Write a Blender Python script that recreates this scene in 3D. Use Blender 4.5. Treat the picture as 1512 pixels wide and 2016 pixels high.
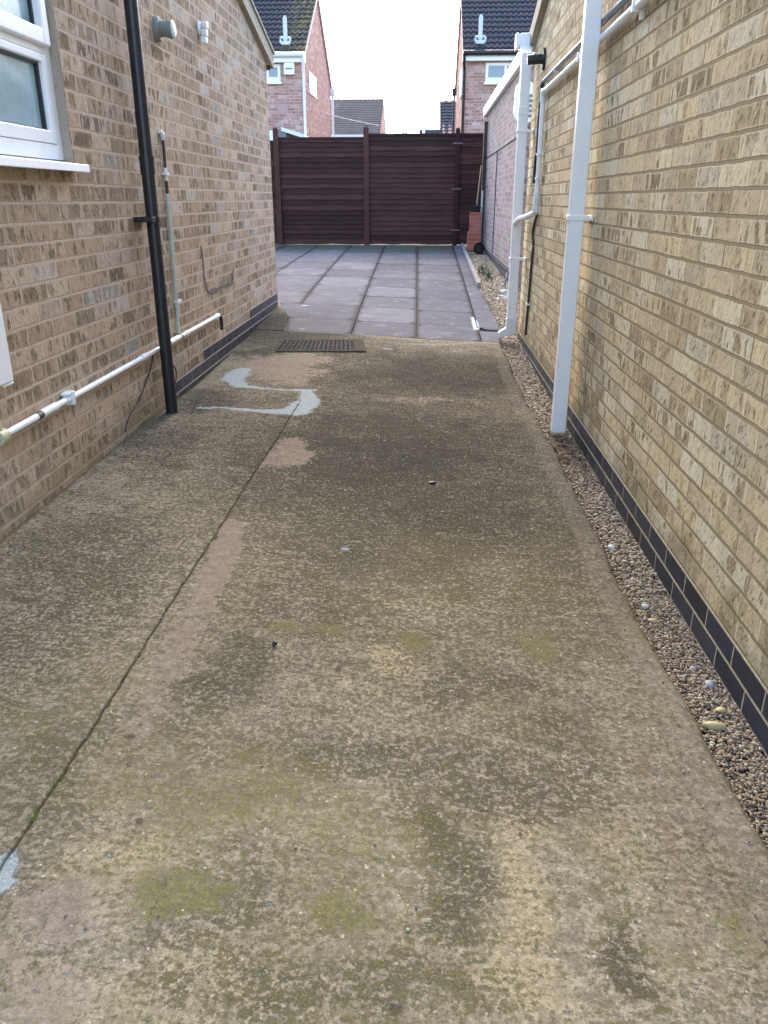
import bpy, bmesh, math, random
import numpy as np
from mathutils import Vector, Matrix, noise as mnoise
random.seed(7); rng = np.random.default_rng(11)
S = bpy.context.scene
for o in list(bpy.data.objects): bpy.data.objects.remove(o)
COL = S.collection

# ------------------------------------------------------------ camera
F, CX, CY, EYE = 1557.0, 756.0, 1008.0, 1.30
_d = np.array([84., -616., F]); _n = np.array([-1., 3935., F])
_Y = _d/np.linalg.norm(_d); _Z = -_n/np.linalg.norm(_n); _Z = _Z-_Y*(_Z@_Y); _Z /= np.linalg.norm(_Z); _X = np.cross(_Y, _Z)
ROT = np.array([_X, _Y, _Z])
cd = bpy.data.cameras.new('camera'); cam = bpy.data.objects.new('camera', cd); COL.objects.link(cam)
M3 = Matrix(((ROT[0,0], -ROT[0,1], -ROT[0,2]), (ROT[1,0], -ROT[1,1], -ROT[1,2]), (ROT[2,0], -ROT[2,1], -ROT[2,2])))
cam.matrix_world = Matrix.Translation((0, 0, EYE)) @ M3.to_4x4()
cd.sensor_fit = 'VERTICAL'; cd.sensor_height = 36; cd.sensor_width = 27; cd.lens = F/2016*36
cd.clip_start = .05; cd.clip_end = 800
S.camera = cam

# ------------------------------------------------------------ world, sun, exposure
SUN_EL, SUN_AZ = math.radians(33), math.radians(-4)      # azimuth measured clockwise from +Y
w = bpy.data.worlds.new('World'); S.world = w; w.use_nodes = True
nt = w.node_tree; bg = nt.nodes['Background']
sky = nt.nodes.new('ShaderNodeTexSky'); sky.sky_type = 'NISHITA'; sky.sun_disc = False
sky.sun_elevation = SUN_EL; sky.sun_rotation = SUN_AZ
sky.air_density = 1.0; sky.dust_density = 2.2; sky.ozone_density = 1.5
nt.links.new(sky.outputs[0], bg.inputs[0]); bg.inputs[1].default_value = .15
sl = bpy.data.lights.new('sun', 'SUN'); sun = bpy.data.objects.new('sun', sl); COL.objects.link(sun)
sl.energy = .5; sl.angle = math.radians(30); sl.color = (1, .80, .46)
_dir = Vector((math.sin(SUN_AZ)*math.cos(SUN_EL), math.cos(SUN_AZ)*math.cos(SUN_EL), math.sin(SUN_EL)))
sun.rotation_euler = _dir.to_track_quat('Z', 'Y').to_euler()
S.view_settings.view_transform = 'Standard'; S.view_settings.look = 'None'
S.view_settings.gamma = 1; S.view_settings.use_curve_mapping = False; S.view_settings.exposure = 2.5

# ------------------------------------------------------------ where a sight line meets a real surface
def ray(u, v): return ROT @ np.array([u-CX, v-CY, F])
def atx(u, v, x): r = ray(u, v)*(x/ray(u, v)[0]); return Vector((r[0], r[1], r[2]+EYE))
def aty(u, v, y): r = ray(u, v)*(y/ray(u, v)[1]); return Vector((r[0], r[1], r[2]+EYE))
ZL = ([-20, 0, 4, 5.2, 5.6, 6.1, 6.8, 7.6, 8.4, 10, 12, 17.5, 60], [.12, .12, .13, .115, .125, .142, .17, .205, .245, .29, .33, .41, .41])
ZR = ([-20, 0, 5, 6.2, 7.3, 8.4, 12, 17.5, 60], [.035, .035, .03, .045, .09, .135, .26, .41, .41])
XL, XR = -1.55, .898
def gz(x, y):
    t = np.clip((.72-x)/2.27, 0, 1)
    return np.interp(y, *ZR)*(1-t)+np.interp(y, *ZL)*t
def atg(u, v):
    r = ray(u, v); z = .1
    for _ in range(25):
        p = r*((z-EYE)/r[2]); z = .5*z+.5*float(gz(p[0], p[1]))
    return p[0], p[1], z

# ------------------------------------------------------------ objects
def tag(o, label=None, cat=None, group=None, kind=None):
    for k, v in (('label', label), ('category', cat), ('group', group), ('kind', kind)):
        if v: o[k] = v
    return o
def thing(name, loc, label, cat, group=None):
    o = bpy.data.objects.new(name, None); COL.objects.link(o); o.location = loc; o.empty_display_size = .1
    return tag(o, label, cat, group)
class MB:
    def __init__(s): s.v = []; s.f = []; s.m = []
    def add(s, vs, fs, mi=0):
        n = len(s.v); s.v += [tuple(p) for p in vs]; s.f += [tuple(i+n for i in f) for f in fs]; s.m += [mi]*len(fs); return s
    def box(s, a, b, mi=0):
        x0, x1 = sorted((a[0], b[0])); y0, y1 = sorted((a[1], b[1])); z0, z1 = sorted((a[2], b[2]))
        v = [(x, y, z) for z in (z0, z1) for y in (y0, y1) for x in (x0, x1)]
        return s.add(v, [(0,2,3,1), (4,5,7,6), (0,1,5,4), (2,6,7,3), (0,4,6,2), (1,3,7,5)], mi)
    def prism(s, pts, ext, mi=0):                     # polygon extruded by a vector
        n = len(pts); e = Vector(ext); v = [Vector(p) for p in pts]; v += [p+e for p in v]
        return s.add(v, [tuple(range(n))[::-1], tuple(range(n, 2*n))]+[(i, (i+1) % n, n+(i+1) % n, n+i) for i in range(n)], mi)
    def tube(s, pts, r, n=14, caps=True, mi=0):
        pts = [Vector(p) for p in pts]; rs = r if isinstance(r, (list, tuple)) else [r]*len(pts)
        vs = []; up = None
        for i, p in enumerate(pts):
            t = (pts[min(i+1, len(pts)-1)]-pts[max(i-1, 0)]).normalized()
            if up is None: up = Vector((0, 0, 1)) if abs(t.z) < .9 else Vector((1, 0, 0))
            a = t.cross(up).normalized(); b = t.cross(a).normalized(); up = -b if False else up
            if abs(t.dot(up)) > .95:
                a = t.cross(Vector((1, 0, 0))).normalized(); b = t.cross(a).normalized()
            for k in range(n):
                c = 2*math.pi*k/n; vs.append(p+a*math.cos(c)*rs[i]+b*math.sin(c)*rs[i])
        fs = [(i*n+k, i*n+(k+1) % n, (i+1)*n+(k+1) % n, (i+1)*n+k) for i in range(len(pts)-1) for k in range(n)]
        if caps: fs += [tuple(range(n))[::-1], tuple((len(pts)-1)*n+k for k in range(n))]
        return s.add(vs, fs, mi)
    def build(s, name, mats, parent=None, smooth=False, bevel=0):
        mats = mats if isinstance(mats, (list, tuple)) else [mats]
        me = bpy.data.meshes.new(name); off = Vector(parent_loc(parent)) if parent else Vector((0, 0, 0))
        me.from_pydata([Vector(p)-off for p in s.v], [], s.f)
        for m in mats: me.materials.append(m)
        for i, p in enumerate(me.polygons): p.material_index = s.m[i]; p.use_smooth = smooth
        bm = bmesh.new(); bm.from_mesh(me); bmesh.ops.recalc_face_normals(bm, faces=bm.faces); bm.to_mesh(me); bm.free()
        o = bpy.data.objects.new(name, me); COL.objects.link(o)
        if parent: o.parent = parent
        if bevel:
            b = o.modifiers.new('bevel', 'BEVEL'); b.width = bevel; b.segments = 2; b.limit_method = 'ANGLE'; b.angle_limit = .7
        if smooth:
            try: me.shade_auto_smooth
            except Exception: pass
            me.set_sharp_from_angle(angle=math.radians(40))
        return o
def parent_loc(p):
    l = Vector((0, 0, 0))
    while p: l += p.location; p = p.parent
    return l
def curve_pts(pts, n=8):                              # Catmull-Rom through points
    P = [Vector(p) for p in pts]; P = [P[0]*2-P[1]]+P+[P[-1]*2-P[-2]]; out = []
    for i in range(1, len(P)-2):
        for k in range(n):
            t = k/n; a, b, c, d = P[i-1], P[i], P[i+1], P[i+2]
            out.append(.5*((2*b)+(c-a)*t+(2*a-5*b+4*c-d)*t*t+(3*b-a-3*c+d)*t**3))
    return out+[P[-2]]

# ------------------------------------------------------------ node helpers
class NB:
    def __init__(s, name):
        s.mat = bpy.data.materials.new(name); s.mat.use_nodes = True; s.t = s.mat.node_tree
        s.p = s.t.nodes['Principled BSDF']
    def n(s, typ, **kw):
        nd = s.t.nodes.new(typ)
        for k, v in kw.items(): setattr(nd, k, v)
        return nd
    def put(s, sock, v):
        if v is None: return
        if isinstance(v, bpy.types.NodeSocket): s.t.links.new(v, sock)
        elif isinstance(v, (tuple, list)):
            sock.default_value = tuple(v)+((1,) if len(v) == 3 and len(sock.default_value) == 4 else ())
        else: sock.default_value = v
    def m(s, op, a, b=None, c=None, clamp=False):
        nd = s.n('ShaderNodeMath', operation=op, use_clamp=clamp); s.put(nd.inputs[0], a); s.put(nd.inputs[1], b)
        if c is not None: s.put(nd.inputs[2], c)
        return nd.outputs[0]
    def mix(s, f, a, b, blend='MIX'):
        nd = s.n('ShaderNodeMix', data_type='RGBA', blend_type=blend); s.put(nd.inputs[0], f); s.put(nd.inputs[6], a); s.put(nd.inputs[7], b); return nd.outputs[2]
    def mixf(s, f, a, b):
        nd = s.n('ShaderNodeMix', data_type='FLOAT'); s.put(nd.inputs[0], f); s.put(nd.inputs[2], a); s.put(nd.inputs[3], b); return nd.outputs[0]
    def sstep(s, x, a, b):
        nd = s.n('ShaderNodeMapRange', interpolation_type='SMOOTHSTEP'); s.put(nd.inputs[0], x); s.put(nd.inputs[1], a); s.put(nd.inputs[2], b); return nd.outputs[0]
    def ramp(s, x, stops, interp='LINEAR'):
        nd = s.n('ShaderNodeValToRGB'); cr = nd.color_ramp; cr.interpolation = interp
        while len(cr.elements) < len(stops): cr.elements.new(.5)
        for e, (p, c) in zip(cr.elements, stops): e.position = p; e.color = tuple(c)+(1,)
        s.put(nd.inputs[0], x); return nd.outputs[0]
    def noise(s, vec, scale, detail=4, rough=.55, dist=0, col=False):
        nd = s.n('ShaderNodeTexNoise'); s.put(nd.inputs['Vector'], vec); nd.inputs['Scale'].default_value = scale
        nd.inputs['Detail'].default_value = detail; nd.inputs['Roughness'].default_value = rough; nd.inputs['Distortion'].default_value = dist
        return nd.outputs[1 if col else 0]
    def voro(s, vec, scale, feature='F1', out=0, rand=1):
        nd = s.n('ShaderNodeTexVoronoi', feature=feature); s.put(nd.inputs['Vector'], vec); nd.inputs['Scale'].default_value = scale
        nd.inputs['Randomness'].default_value = rand; return nd.outputs[out]
    def xyz(s, x, y, z):
        nd = s.n('ShaderNodeCombineXYZ'); s.put(nd.inputs[0], x); s.put(nd.inputs[1], y); s.put(nd.inputs[2], z); return nd.outputs[0]
    def sep(s, v):
        nd = s.n('ShaderNodeSeparateXYZ'); s.put(nd.inputs[0], v); return nd.outputs
    def wn(s, v, col=False):
        nd = s.n('ShaderNodeTexWhiteNoise', noise_dimensions='3D'); s.put(nd.inputs[0], v); return nd.outputs[1 if col else 0]
    def vadd(s, a, b, op='ADD'):
        nd = s.n('ShaderNodeVectorMath', operation=op); s.put(nd.inputs[0], a); s.put(nd.inputs[1], b); return nd.outputs[0]
    def vscale(s, a, k):
        nd = s.n('ShaderNodeVectorMath', operation='SCALE'); s.put(nd.inputs[0], a); s.put(nd.inputs[3], k); return nd.outputs[0]
    def pos(s): return s.n('ShaderNodeNewGeometry').outputs['Position']
    def attr(s, name): return s.n('ShaderNodeAttribute', attribute_name=name).outputs['Fac']
    def acol(s, name): return s.n('ShaderNodeAttribute', attribute_name=name).outputs['Color']
    def bump(s, h, dist=.003, strength=1):
        nd = s.n('ShaderNodeBump'); s.put(nd.inputs['Height'], h); nd.inputs['Distance'].default_value = dist; nd.inputs['Strength'].default_value = strength
        s.t.links.new(nd.outputs[0], s.p.inputs['Normal'])
    def out(s, col, rough=.8, spec=None, metal=None):
        s.put(s.p.inputs['Base Color'], col); s.put(s.p.inputs['Roughness'], rough)
        if spec is not None: s.p.inputs['Specular IOR Level'].default_value = spec
        if metal is not None: s.p.inputs['Metallic'].default_value = metal
        return s.mat

def brick_mat(name, z0, u0, smooth_cols, patch_cols, bed, perp, patch_at=.50, bump=.0035, dirt=(.10, .08, .055), gloss=.85, wear=0.0, greys=True, sharp=.02, bandf=30, perp2=None, pk=(190, 62), pitk=.78, splash=0):
    b = NB(name); P = b.pos(); x, y, z = b.sep(P)
    nx = b.m('ABSOLUTE', b.sep(b.n('ShaderNodeNewGeometry').outputs['Normal'])[0])
    side = b.m('GREATER_THAN', nx, .5)
    u = b.mixf(side, x, y)
    wob = b.noise(P, 11, 2, .5, col=True); wx, wy, wz = b.sep(wob)
    wf = b.noise(P, 90, 2, .6)
    zz = b.m('ADD', z, b.m('ADD', b.m('MULTIPLY', b.m('SUBTRACT', wx, .5), .009), b.m('MULTIPLY', b.m('SUBTRACT', wf, .5), .004)))
    uu = b.m('ADD', u, b.m('ADD', b.m('MULTIPLY', b.m('SUBTRACT', wy, .5), .012), b.m('MULTIPLY', b.m('SUBTRACT', wf, .5), .004)))
    rf = b.m('DIVIDE', b.m('SUBTRACT', zz, z0), .075); row = b.m('FLOOR', rf); fz = b.m('FRACT', rf)
    st = b.m('MULTIPLY', b.m('FRACT', b.m('MULTIPLY', row, .5)), 1.0)
    jit = b.m('MULTIPLY', b.m('SUBTRACT', b.wn(b.xyz(row, 3.1, 0)), .5), .10)
    cf = b.m('ADD', b.m('ADD', b.m('DIVIDE', b.m('SUBTRACT', uu, u0), .225), st), jit)
    colm = b.m('FLOOR', cf); fu = b.m('FRACT', cf)
    du = b.m('MULTIPLY', b.m('MINIMUM', fu, b.m('SUBTRACT', 1, fu)), .225)
    dz = b.m('MULTIPLY', b.m('MINIMUM', fz, b.m('SUBTRACT', 1, fz)), .075)
    mu = b.sstep(du, .0035, .0055); mz = b.sstep(dz, .0048, .0068)
    idv = b.xyz(colm, row, b.m('MULTIPLY', side, 17)); r1 = b.wn(idv); r2, r3, r4 = b.sep(b.wn(idv, True))
    # vertical bands of rough drag texture inside each brick
    bv = b.xyz(b.m('ADD', b.m('MULTIPLY', u, bandf), b.m('MULTIPLY', r2, 60)), b.m('MULTIPLY', z, 9), b.m('MULTIPLY', r3, 40))
    bands = b.noise(bv, 1, 1.5, .5)
    thr = b.m('ADD', patch_at-.09, b.m('MULTIPLY', r4, .20))
    inset = b.m('MULTIPLY', b.sstep(du, .006, .011), b.sstep(dz, .009, .013))
    ub = b.m('MULTIPLY', b.m('ADD', u, b.m('MULTIPLY', r2, 3)), 36); bu = b.wn(b.xyz(b.m('FLOOR', ub), row, b.m('MULTIPLY', r3, 5))); bt = b.m('MULTIPLY', b.m('SUBTRACT', bu, .5), .16)
    patch = b.m('MULTIPLY', b.sstep(b.m('ADD', b.m('SUBTRACT', bands, thr), bt), -sharp, sharp), b.mixf(.75, 1, inset))
    # pits, slanting strokes
    pv = b.xyz(b.m('MULTIPLY', b.m('ADD', u, b.m('MULTIPLY', z, .45)), pk[0]), b.m('MULTIPLY', z, pk[1]), b.m('MULTIPLY', r3, 9))
    pits = b.noise(pv, 1, 3, .6); pit = b.sstep(pits, .52, .61)
    pit = b.m('MULTIPLY', pit, b.mixf(patch, .5, 1))
    c1 = b.ramp(r1, smooth_cols, 'CONSTANT'); c2 = b.ramp(r2, patch_cols, 'CONSTANT')
    c = b.mix(patch, c1, c2)
    fine = b.noise(P, 240, 3, .65); c = b.mix(.6, c, b.vscale(c, b.m('ADD', .05, b.m('MULTIPLY', fine, 1.9)))); c = b.vscale(c, b.m('ADD', .86, b.m('MULTIPLY', b.m('ADD', bu, r4), .14)))
    c = b.mix(b.m('MULTIPLY', pit, pitk), c, b.vscale(c, .35))
    if greys:
        g = b.sstep(b.noise(P, 3.2, 3, .5), .60, .72); c = b.mix(b.m('MULTIPLY', g, .35), c, (.40, .39, .37))
    bedn = b.noise(P, 60, 3, .6)
    if perp2: perp = b.mix(b.sstep(b.wn(b.xyz(b.m('ROUND', cf), row, 5)), .70, .74), perp, perp2)
    mort = b.mix(mz, b.vscale(bed if isinstance(bed, bpy.types.NodeSocket) else b.n('ShaderNodeRGB').outputs[0], 1), perp) if False else b.mix(mz, bed, perp)
    mort = b.mix(.5, mort, b.vscale(mort, b.m('ADD', .35, b.m('MULTIPLY', bedn, 1.3))))
    brick = b.m('MULTIPLY', mu, mz)
    c = b.mix(brick, mort, c)
    ds = b.m('MULTIPLY', b.sstep(b.noise(P, 1.7, 5, .6), .52, .75), .45); c = b.mix(b.m('MULTIPLY', ds, b.m('ADD', .2, wear)), c, dirt)
    if splash:
        sp = b.m('MULTIPLY', b.sstep(b.m('ADD', z, b.m('MULTIPLY', b.m('SUBTRACT', b.noise(P, 3.5, 5, .65), .5), .8)), splash, .12), b.m('ADD', .35, b.m('MULTIPLY', fine, .6)))
        c = b.mix(b.m('MULTIPLY', sp, .75), c, b.mix(b.noise(P, 9, 3), (.13,.10,.055), (.10,.105,.045)))
    h = b.m('ADD', b.m('MULTIPLY', brick, .75), b.m('MULTIPLY', fine, .10))
    h = b.m('SUBTRACT', h, b.m('MULTIPLY', pit, .38)); h = b.m('SUBTRACT', h, b.m('MULTIPLY', patch, .06))
    h = b.m('SUBTRACT', h, b.m('MULTIPLY', b.m('SUBTRACT', 1, mz), .3))
    b.bump(h, bump, .9); return b.out(c, .93, .06)

def plain(name, col, rough=.5, spec=.5, metal=0, var=.12, dirt=0, dirtcol=(.12, .10, .07), scale=9, bump=0):
    b = NB(name); P = b.pos(); n1 = b.noise(P, scale, 5, .6)
    c = b.vscale(b.mix(0, tuple(col)+(1,), (0, 0, 0, 1)), b.m('ADD', 1-var, b.m('MULTIPLY', n1, 2*var)))
    if dirt: c = b.mix(b.m('MULTIPLY', b.sstep(b.noise(P, scale*2.3, 6, .65), .48, .72), dirt), c, dirtcol)
    if bump: b.bump(b.noise(P, scale*14, 4, .6), bump)
    return b.out(c, b.m('ADD', rough-.08, b.m('MULTIPLY', n1, .16)), spec, metal)

MAT = {}
MAT['brick_l'] = brick_mat('brown_brick', .011, 3.17-.225*.5,
    [(0, (.51,.38,.27)), (.22, (.46,.335,.235)), (.42, (.53,.42,.31)), (.6, (.43,.315,.215)), (.78, (.49,.385,.30)), (.93, (.50,.43,.36))],
    [(0, (.30,.225,.155)), (.3, (.36,.27,.19)), (.55, (.24,.185,.13)), (.75, (.32,.255,.18)), (.93, (.39,.335,.27))],
    (.55,.425,.33), (.57,.445,.345), .52, wear=.1, bandf=24, pk=(90, 34), greys=False, splash=.42, bump=.0028)
MAT['brick_r'] = brick_mat('buff_brick', .053, 2.108,
    [(0, (.58,.465,.285)), (.2, (.52,.415,.26)), (.38, (.61,.52,.345)), (.55, (.54,.445,.29)), (.72, (.62,.55,.40)), (.9, (.47,.37,.235))],
    [(0, (.41,.325,.20)), (.25, (.49,.405,.27)), (.45, (.29,.22,.13)), (.62, (.51,.445,.32)), (.8, (.36,.28,.17))],
    (.29,.235,.145), (.66,.56,.39), .53, bandf=22, perp2=(.24,.19,.12), pk=(85, 36), greys=False, pitk=.85, splash=.24, bump=.0026)  # dark bed mortar; its colour includes the recessed joint's shadow line
MAT['brick_g'] = brick_mat('pale_brick', .053, 11.0,
    [(0, (.40,.31,.29)), (.4, (.44,.34,.31)), (.7, (.37,.29,.27))],
    [(0, (.27,.21,.20)), (.5, (.22,.175,.17)), (.8, (.32,.26,.24))], (.42,.34,.31), (.44,.35,.32), .53)
MAT['brick_far'] = brick_mat('red_brick', .02, .07,
    [(0, (.54,.31,.25)), (.35, (.58,.36,.30)), (.62, (.47,.255,.21)), (.85, (.62,.44,.39))],
    [(0, (.38,.18,.15)), (.4, (.48,.27,.22)), (.8, (.55,.38,.34))], (.58,.43,.38), (.58,.43,.38), .56, greys=True)
MAT['brick_red'] = brick_mat('bright_red_brick', .40, .80, [(0, (.42,.13,.09)), (.5, (.48,.17,.12))], [(0, (.36,.11,.08)), (.5, (.40,.14,.10))], (.36,.24,.20), (.36,.24,.20), .6, greys=False)
def plinth_mat(name, z0, u0, bed):
    b = NB(name); P = b.pos(); x, y, z = b.sep(P); wf = b.noise(P, 60, 2)
    nx = b.m('ABSOLUTE', b.sep(b.n('ShaderNodeNewGeometry').outputs['Normal'])[0]); u = b.mixf(b.m('GREATER_THAN', nx, .5), x, y)
    zz = b.m('ADD', z, b.m('MULTIPLY', b.m('SUBTRACT', wf, .5), .003)); rf = b.m('DIVIDE', b.m('SUBTRACT', zz, z0), .075)
    row = b.m('FLOOR', rf); fz = b.m('FRACT', rf)
    cf = b.m('ADD', b.m('DIVIDE', b.m('SUBTRACT', b.m('ADD', u, b.m('MULTIPLY', wf, .004)), u0), .225), b.m('FRACT', b.m('MULTIPLY', row, .5)))
    fu = b.m('FRACT', cf); du = b.m('MULTIPLY', b.m('MINIMUM', fu, b.m('SUBTRACT', 1, fu)), .225); dz = b.m('MULTIPLY', b.m('MINIMUM', fz, b.m('SUBTRACT', 1, fz)), .075)
    k = b.m('MULTIPLY', b.sstep(du, .003, .0045), b.sstep(dz, .004, .0058)); r = b.wn(b.xyz(b.m('FLOOR', cf), row, 2))
    c = b.ramp(r, [(0, (.016,.021,.036)), (.35, (.022,.028,.046)), (.7, (.012,.016,.026)), (.9, (.030,.036,.052))], 'CONSTANT')
    du2 = b.sstep(b.noise(P, 30, 6, .7), .50, .75); c = b.mix(b.m('MULTIPLY', du2, .18), c, (.08,.08,.07))
    low = b.m('MULTIPLY', b.sstep(b.noise(P, 9, 4, .6), .55, .7), .4); c = b.mix(low, c, (.045,.07,.035))
    c = b.mix(k, b.vscale(b.mix(0, tuple(bed)+(1,), (0,0,0,1)), b.m('ADD', .6, b.m('MULTIPLY', b.noise(P, 50, 3), .8))), c)
    b.bump(b.m('ADD', k, b.m('MULTIPLY', b.noise(P, 180, 3), .12)), .002); return b.out(c, b.mixf(k, .9, .42), .4)
MAT['plinth_r'] = plinth_mat('blue_engineering_brick', .0525-.075*4, 1.883-.1125, (.36,.31,.22))
MAT['plinth_l'] = plinth_mat('slate_blue_brick', .011-.075*4, 3.17, (.34,.28,.25))
MAT['white'] = plain('white_upvc', (.90,.90,.89), .32, .5, var=.03, dirt=.10, dirtcol=(.5,.48,.40), scale=5)
MAT['white_old'] = plain('weathered_white_plastic', (.80,.82,.81), .45, .4, var=.05, dirt=.28, dirtcol=(.38,.37,.30), scale=14)
MAT['cream'] = plain('yellowed_plastic', (.50,.48,.31), .5, .4, var=.1, dirt=.3, scale=20)
MAT['palegreen'] = plain('pale_green_conduit', (.55,.60,.52), .5, .4, var=.06, dirt=.2, scale=16)
MAT['black'] = plain('black_plastic', (.012,.014,.020), .38, .5, var=.25, dirt=.12, dirtcol=(.07,.07,.06), scale=8)
MAT['cable'] = plain('dark_grey_cable', (.045,.047,.05), .55, .4, var=.2, dirt=.25, dirtcol=(.14,.13,.11), scale=14)
MAT['greypipe'] = plain('grey_pipe', (.16,.175,.20), .45, .5, var=.15, dirt=.2, scale=9)
MAT['brownmetal'] = plain('brown_cable', (.05,.038,.032), .6, .4, var=.2)
MAT['alu'] = plain('galvanised_metal', (.60,.65,.68), .5, .4, .2, var=.1, dirt=.2, dirtcol=(.3,.3,.28), scale=6)
MAT['vent'] = plain('aged_grey_plastic', (.22,.24,.215), .5, .4, var=.12, dirt=.35, dirtcol=(.16,.18,.11), scale=22)
MAT['verge'] = plain('weathered_verge_board', (.36,.315,.24), .8, .3, var=.18, dirt=.35, dirtcol=(.16,.13,.09), scale=10, bump=.002)
MAT['sky_glass'] = plain('dark_window_glass', (.20,.26,.31), .12, .6, var=.12, scale=1.2)
MAT['mortar'] = plain('old_mortar', (.17,.15,.145), .9, .2, var=.25, scale=40, bump=.002)
MAT['render'] = plain('pale_reveal', (.36,.30,.235), .9, .2, var=.2, dirt=.35, dirtcol=(.24,.20,.15), scale=14, bump=.001)
MAT['redpaint'] = plain('red_plastic', (.45,.05,.05), .5, .4)
def glass_mat():
    b = NB('obscured_glass_sky_tint'); P = b.pos(); x, y, z = b.sep(P)
    n1 = b.noise(b.xyz(b.m('MULTIPLY', y, 1.6), b.m('MULTIPLY', z, 3.4), 0), 1.3, 3, .5, .6)
    c = b.ramp(n1, [(.25, (.16,.27,.29)), (.5, (.34,.48,.50)), (.72, (.55,.68,.70))])  # teal patches stand for reflected sky, put into the base colour
    st = b.noise(b.xyz(b.m('MULTIPLY', y, 60), b.m('MULTIPLY', z, 3), 0), 1, 2); c = b.mix(.25, c, b.vscale(c, b.m('ADD', .5, st)))
    b.bump(b.noise(P, 55, 3, .6), .0008); return b.out(c, .16, .6)
MAT['pane'] = glass_mat()
def wood_mat(name, cols, axis='x', scale=1):
    b = NB(name); P = b.pos(); x, y, z = b.sep(P)
    v = b.xyz(b.m('MULTIPLY', x, 3 if axis == 'x' else 60), b.m('MULTIPLY', y, 60), b.m('MULTIPLY', z, 60 if axis == 'x' else 3))
    n1 = b.noise(v, scale, 4, .6); n2 = b.noise(P, 2.6, 4, .6); bd = b.attr('tone')
    t = b.m('ADD', b.m('MULTIPLY', n1, .5), b.m('ADD', b.m('MULTIPLY', n2, .35), b.m('MULTIPLY', bd, .35)))
    c = b.ramp(t, [(.25, cols[0]), (.55, cols[1]), (.85, cols[2])]); b.bump(n1, .002); return b.out(c, .75, .3)
MAT['fence'] = wood_mat('stained_fence_board', [(.020,.006,.0048), (.041,.0145,.012), (.092,.037,.031)])
MAT['post'] = wood_mat('red_brown_post', [(.05,.020,.014), (.085,.034,.025), (.13,.058,.043)], 'z')
MAT['oldpost'] = wood_mat('grey_old_timber', [(.03,.027,.026), (.06,.052,.05), (.10,.09,.085)], 'z')
def tile_mat(name, a, c2, moss=0):
    b = NB(name); P = b.pos(); n1 = b.noise(P, 1.4, 5, .6); n2 = b.noise(P, 22, 4, .6)
    c = b.mix(n1, a, c2); c = b.mix(b.m('MULTIPLY', b.sstep(n2, .55, .75), .35), c, (.16,.15,.15))
    if moss:
        x, y, z = b.sep(P); e = b.sstep(x, -4.35, -3.5); g = b.m('MULTIPLY', e, b.sstep(b.noise(P, 7, 4, .65), .42, .6)); c = b.mix(b.m('MULTIPLY', g, moss), c, (.20,.16,.06))
    return b.out(c, .9, .08)
MAT['tile'] = tile_mat('dark_roof_tile', (.035,.036,.048), (.065,.065,.082))
MAT['tile_moss'] = tile_mat('mossy_dark_roof_tile', (.035,.036,.046), (.060,.062,.078), .85)
MAT['oldroof'] = tile_mat('old_brown_roof', (.12,.10,.092), (.21,.18,.165))

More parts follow.
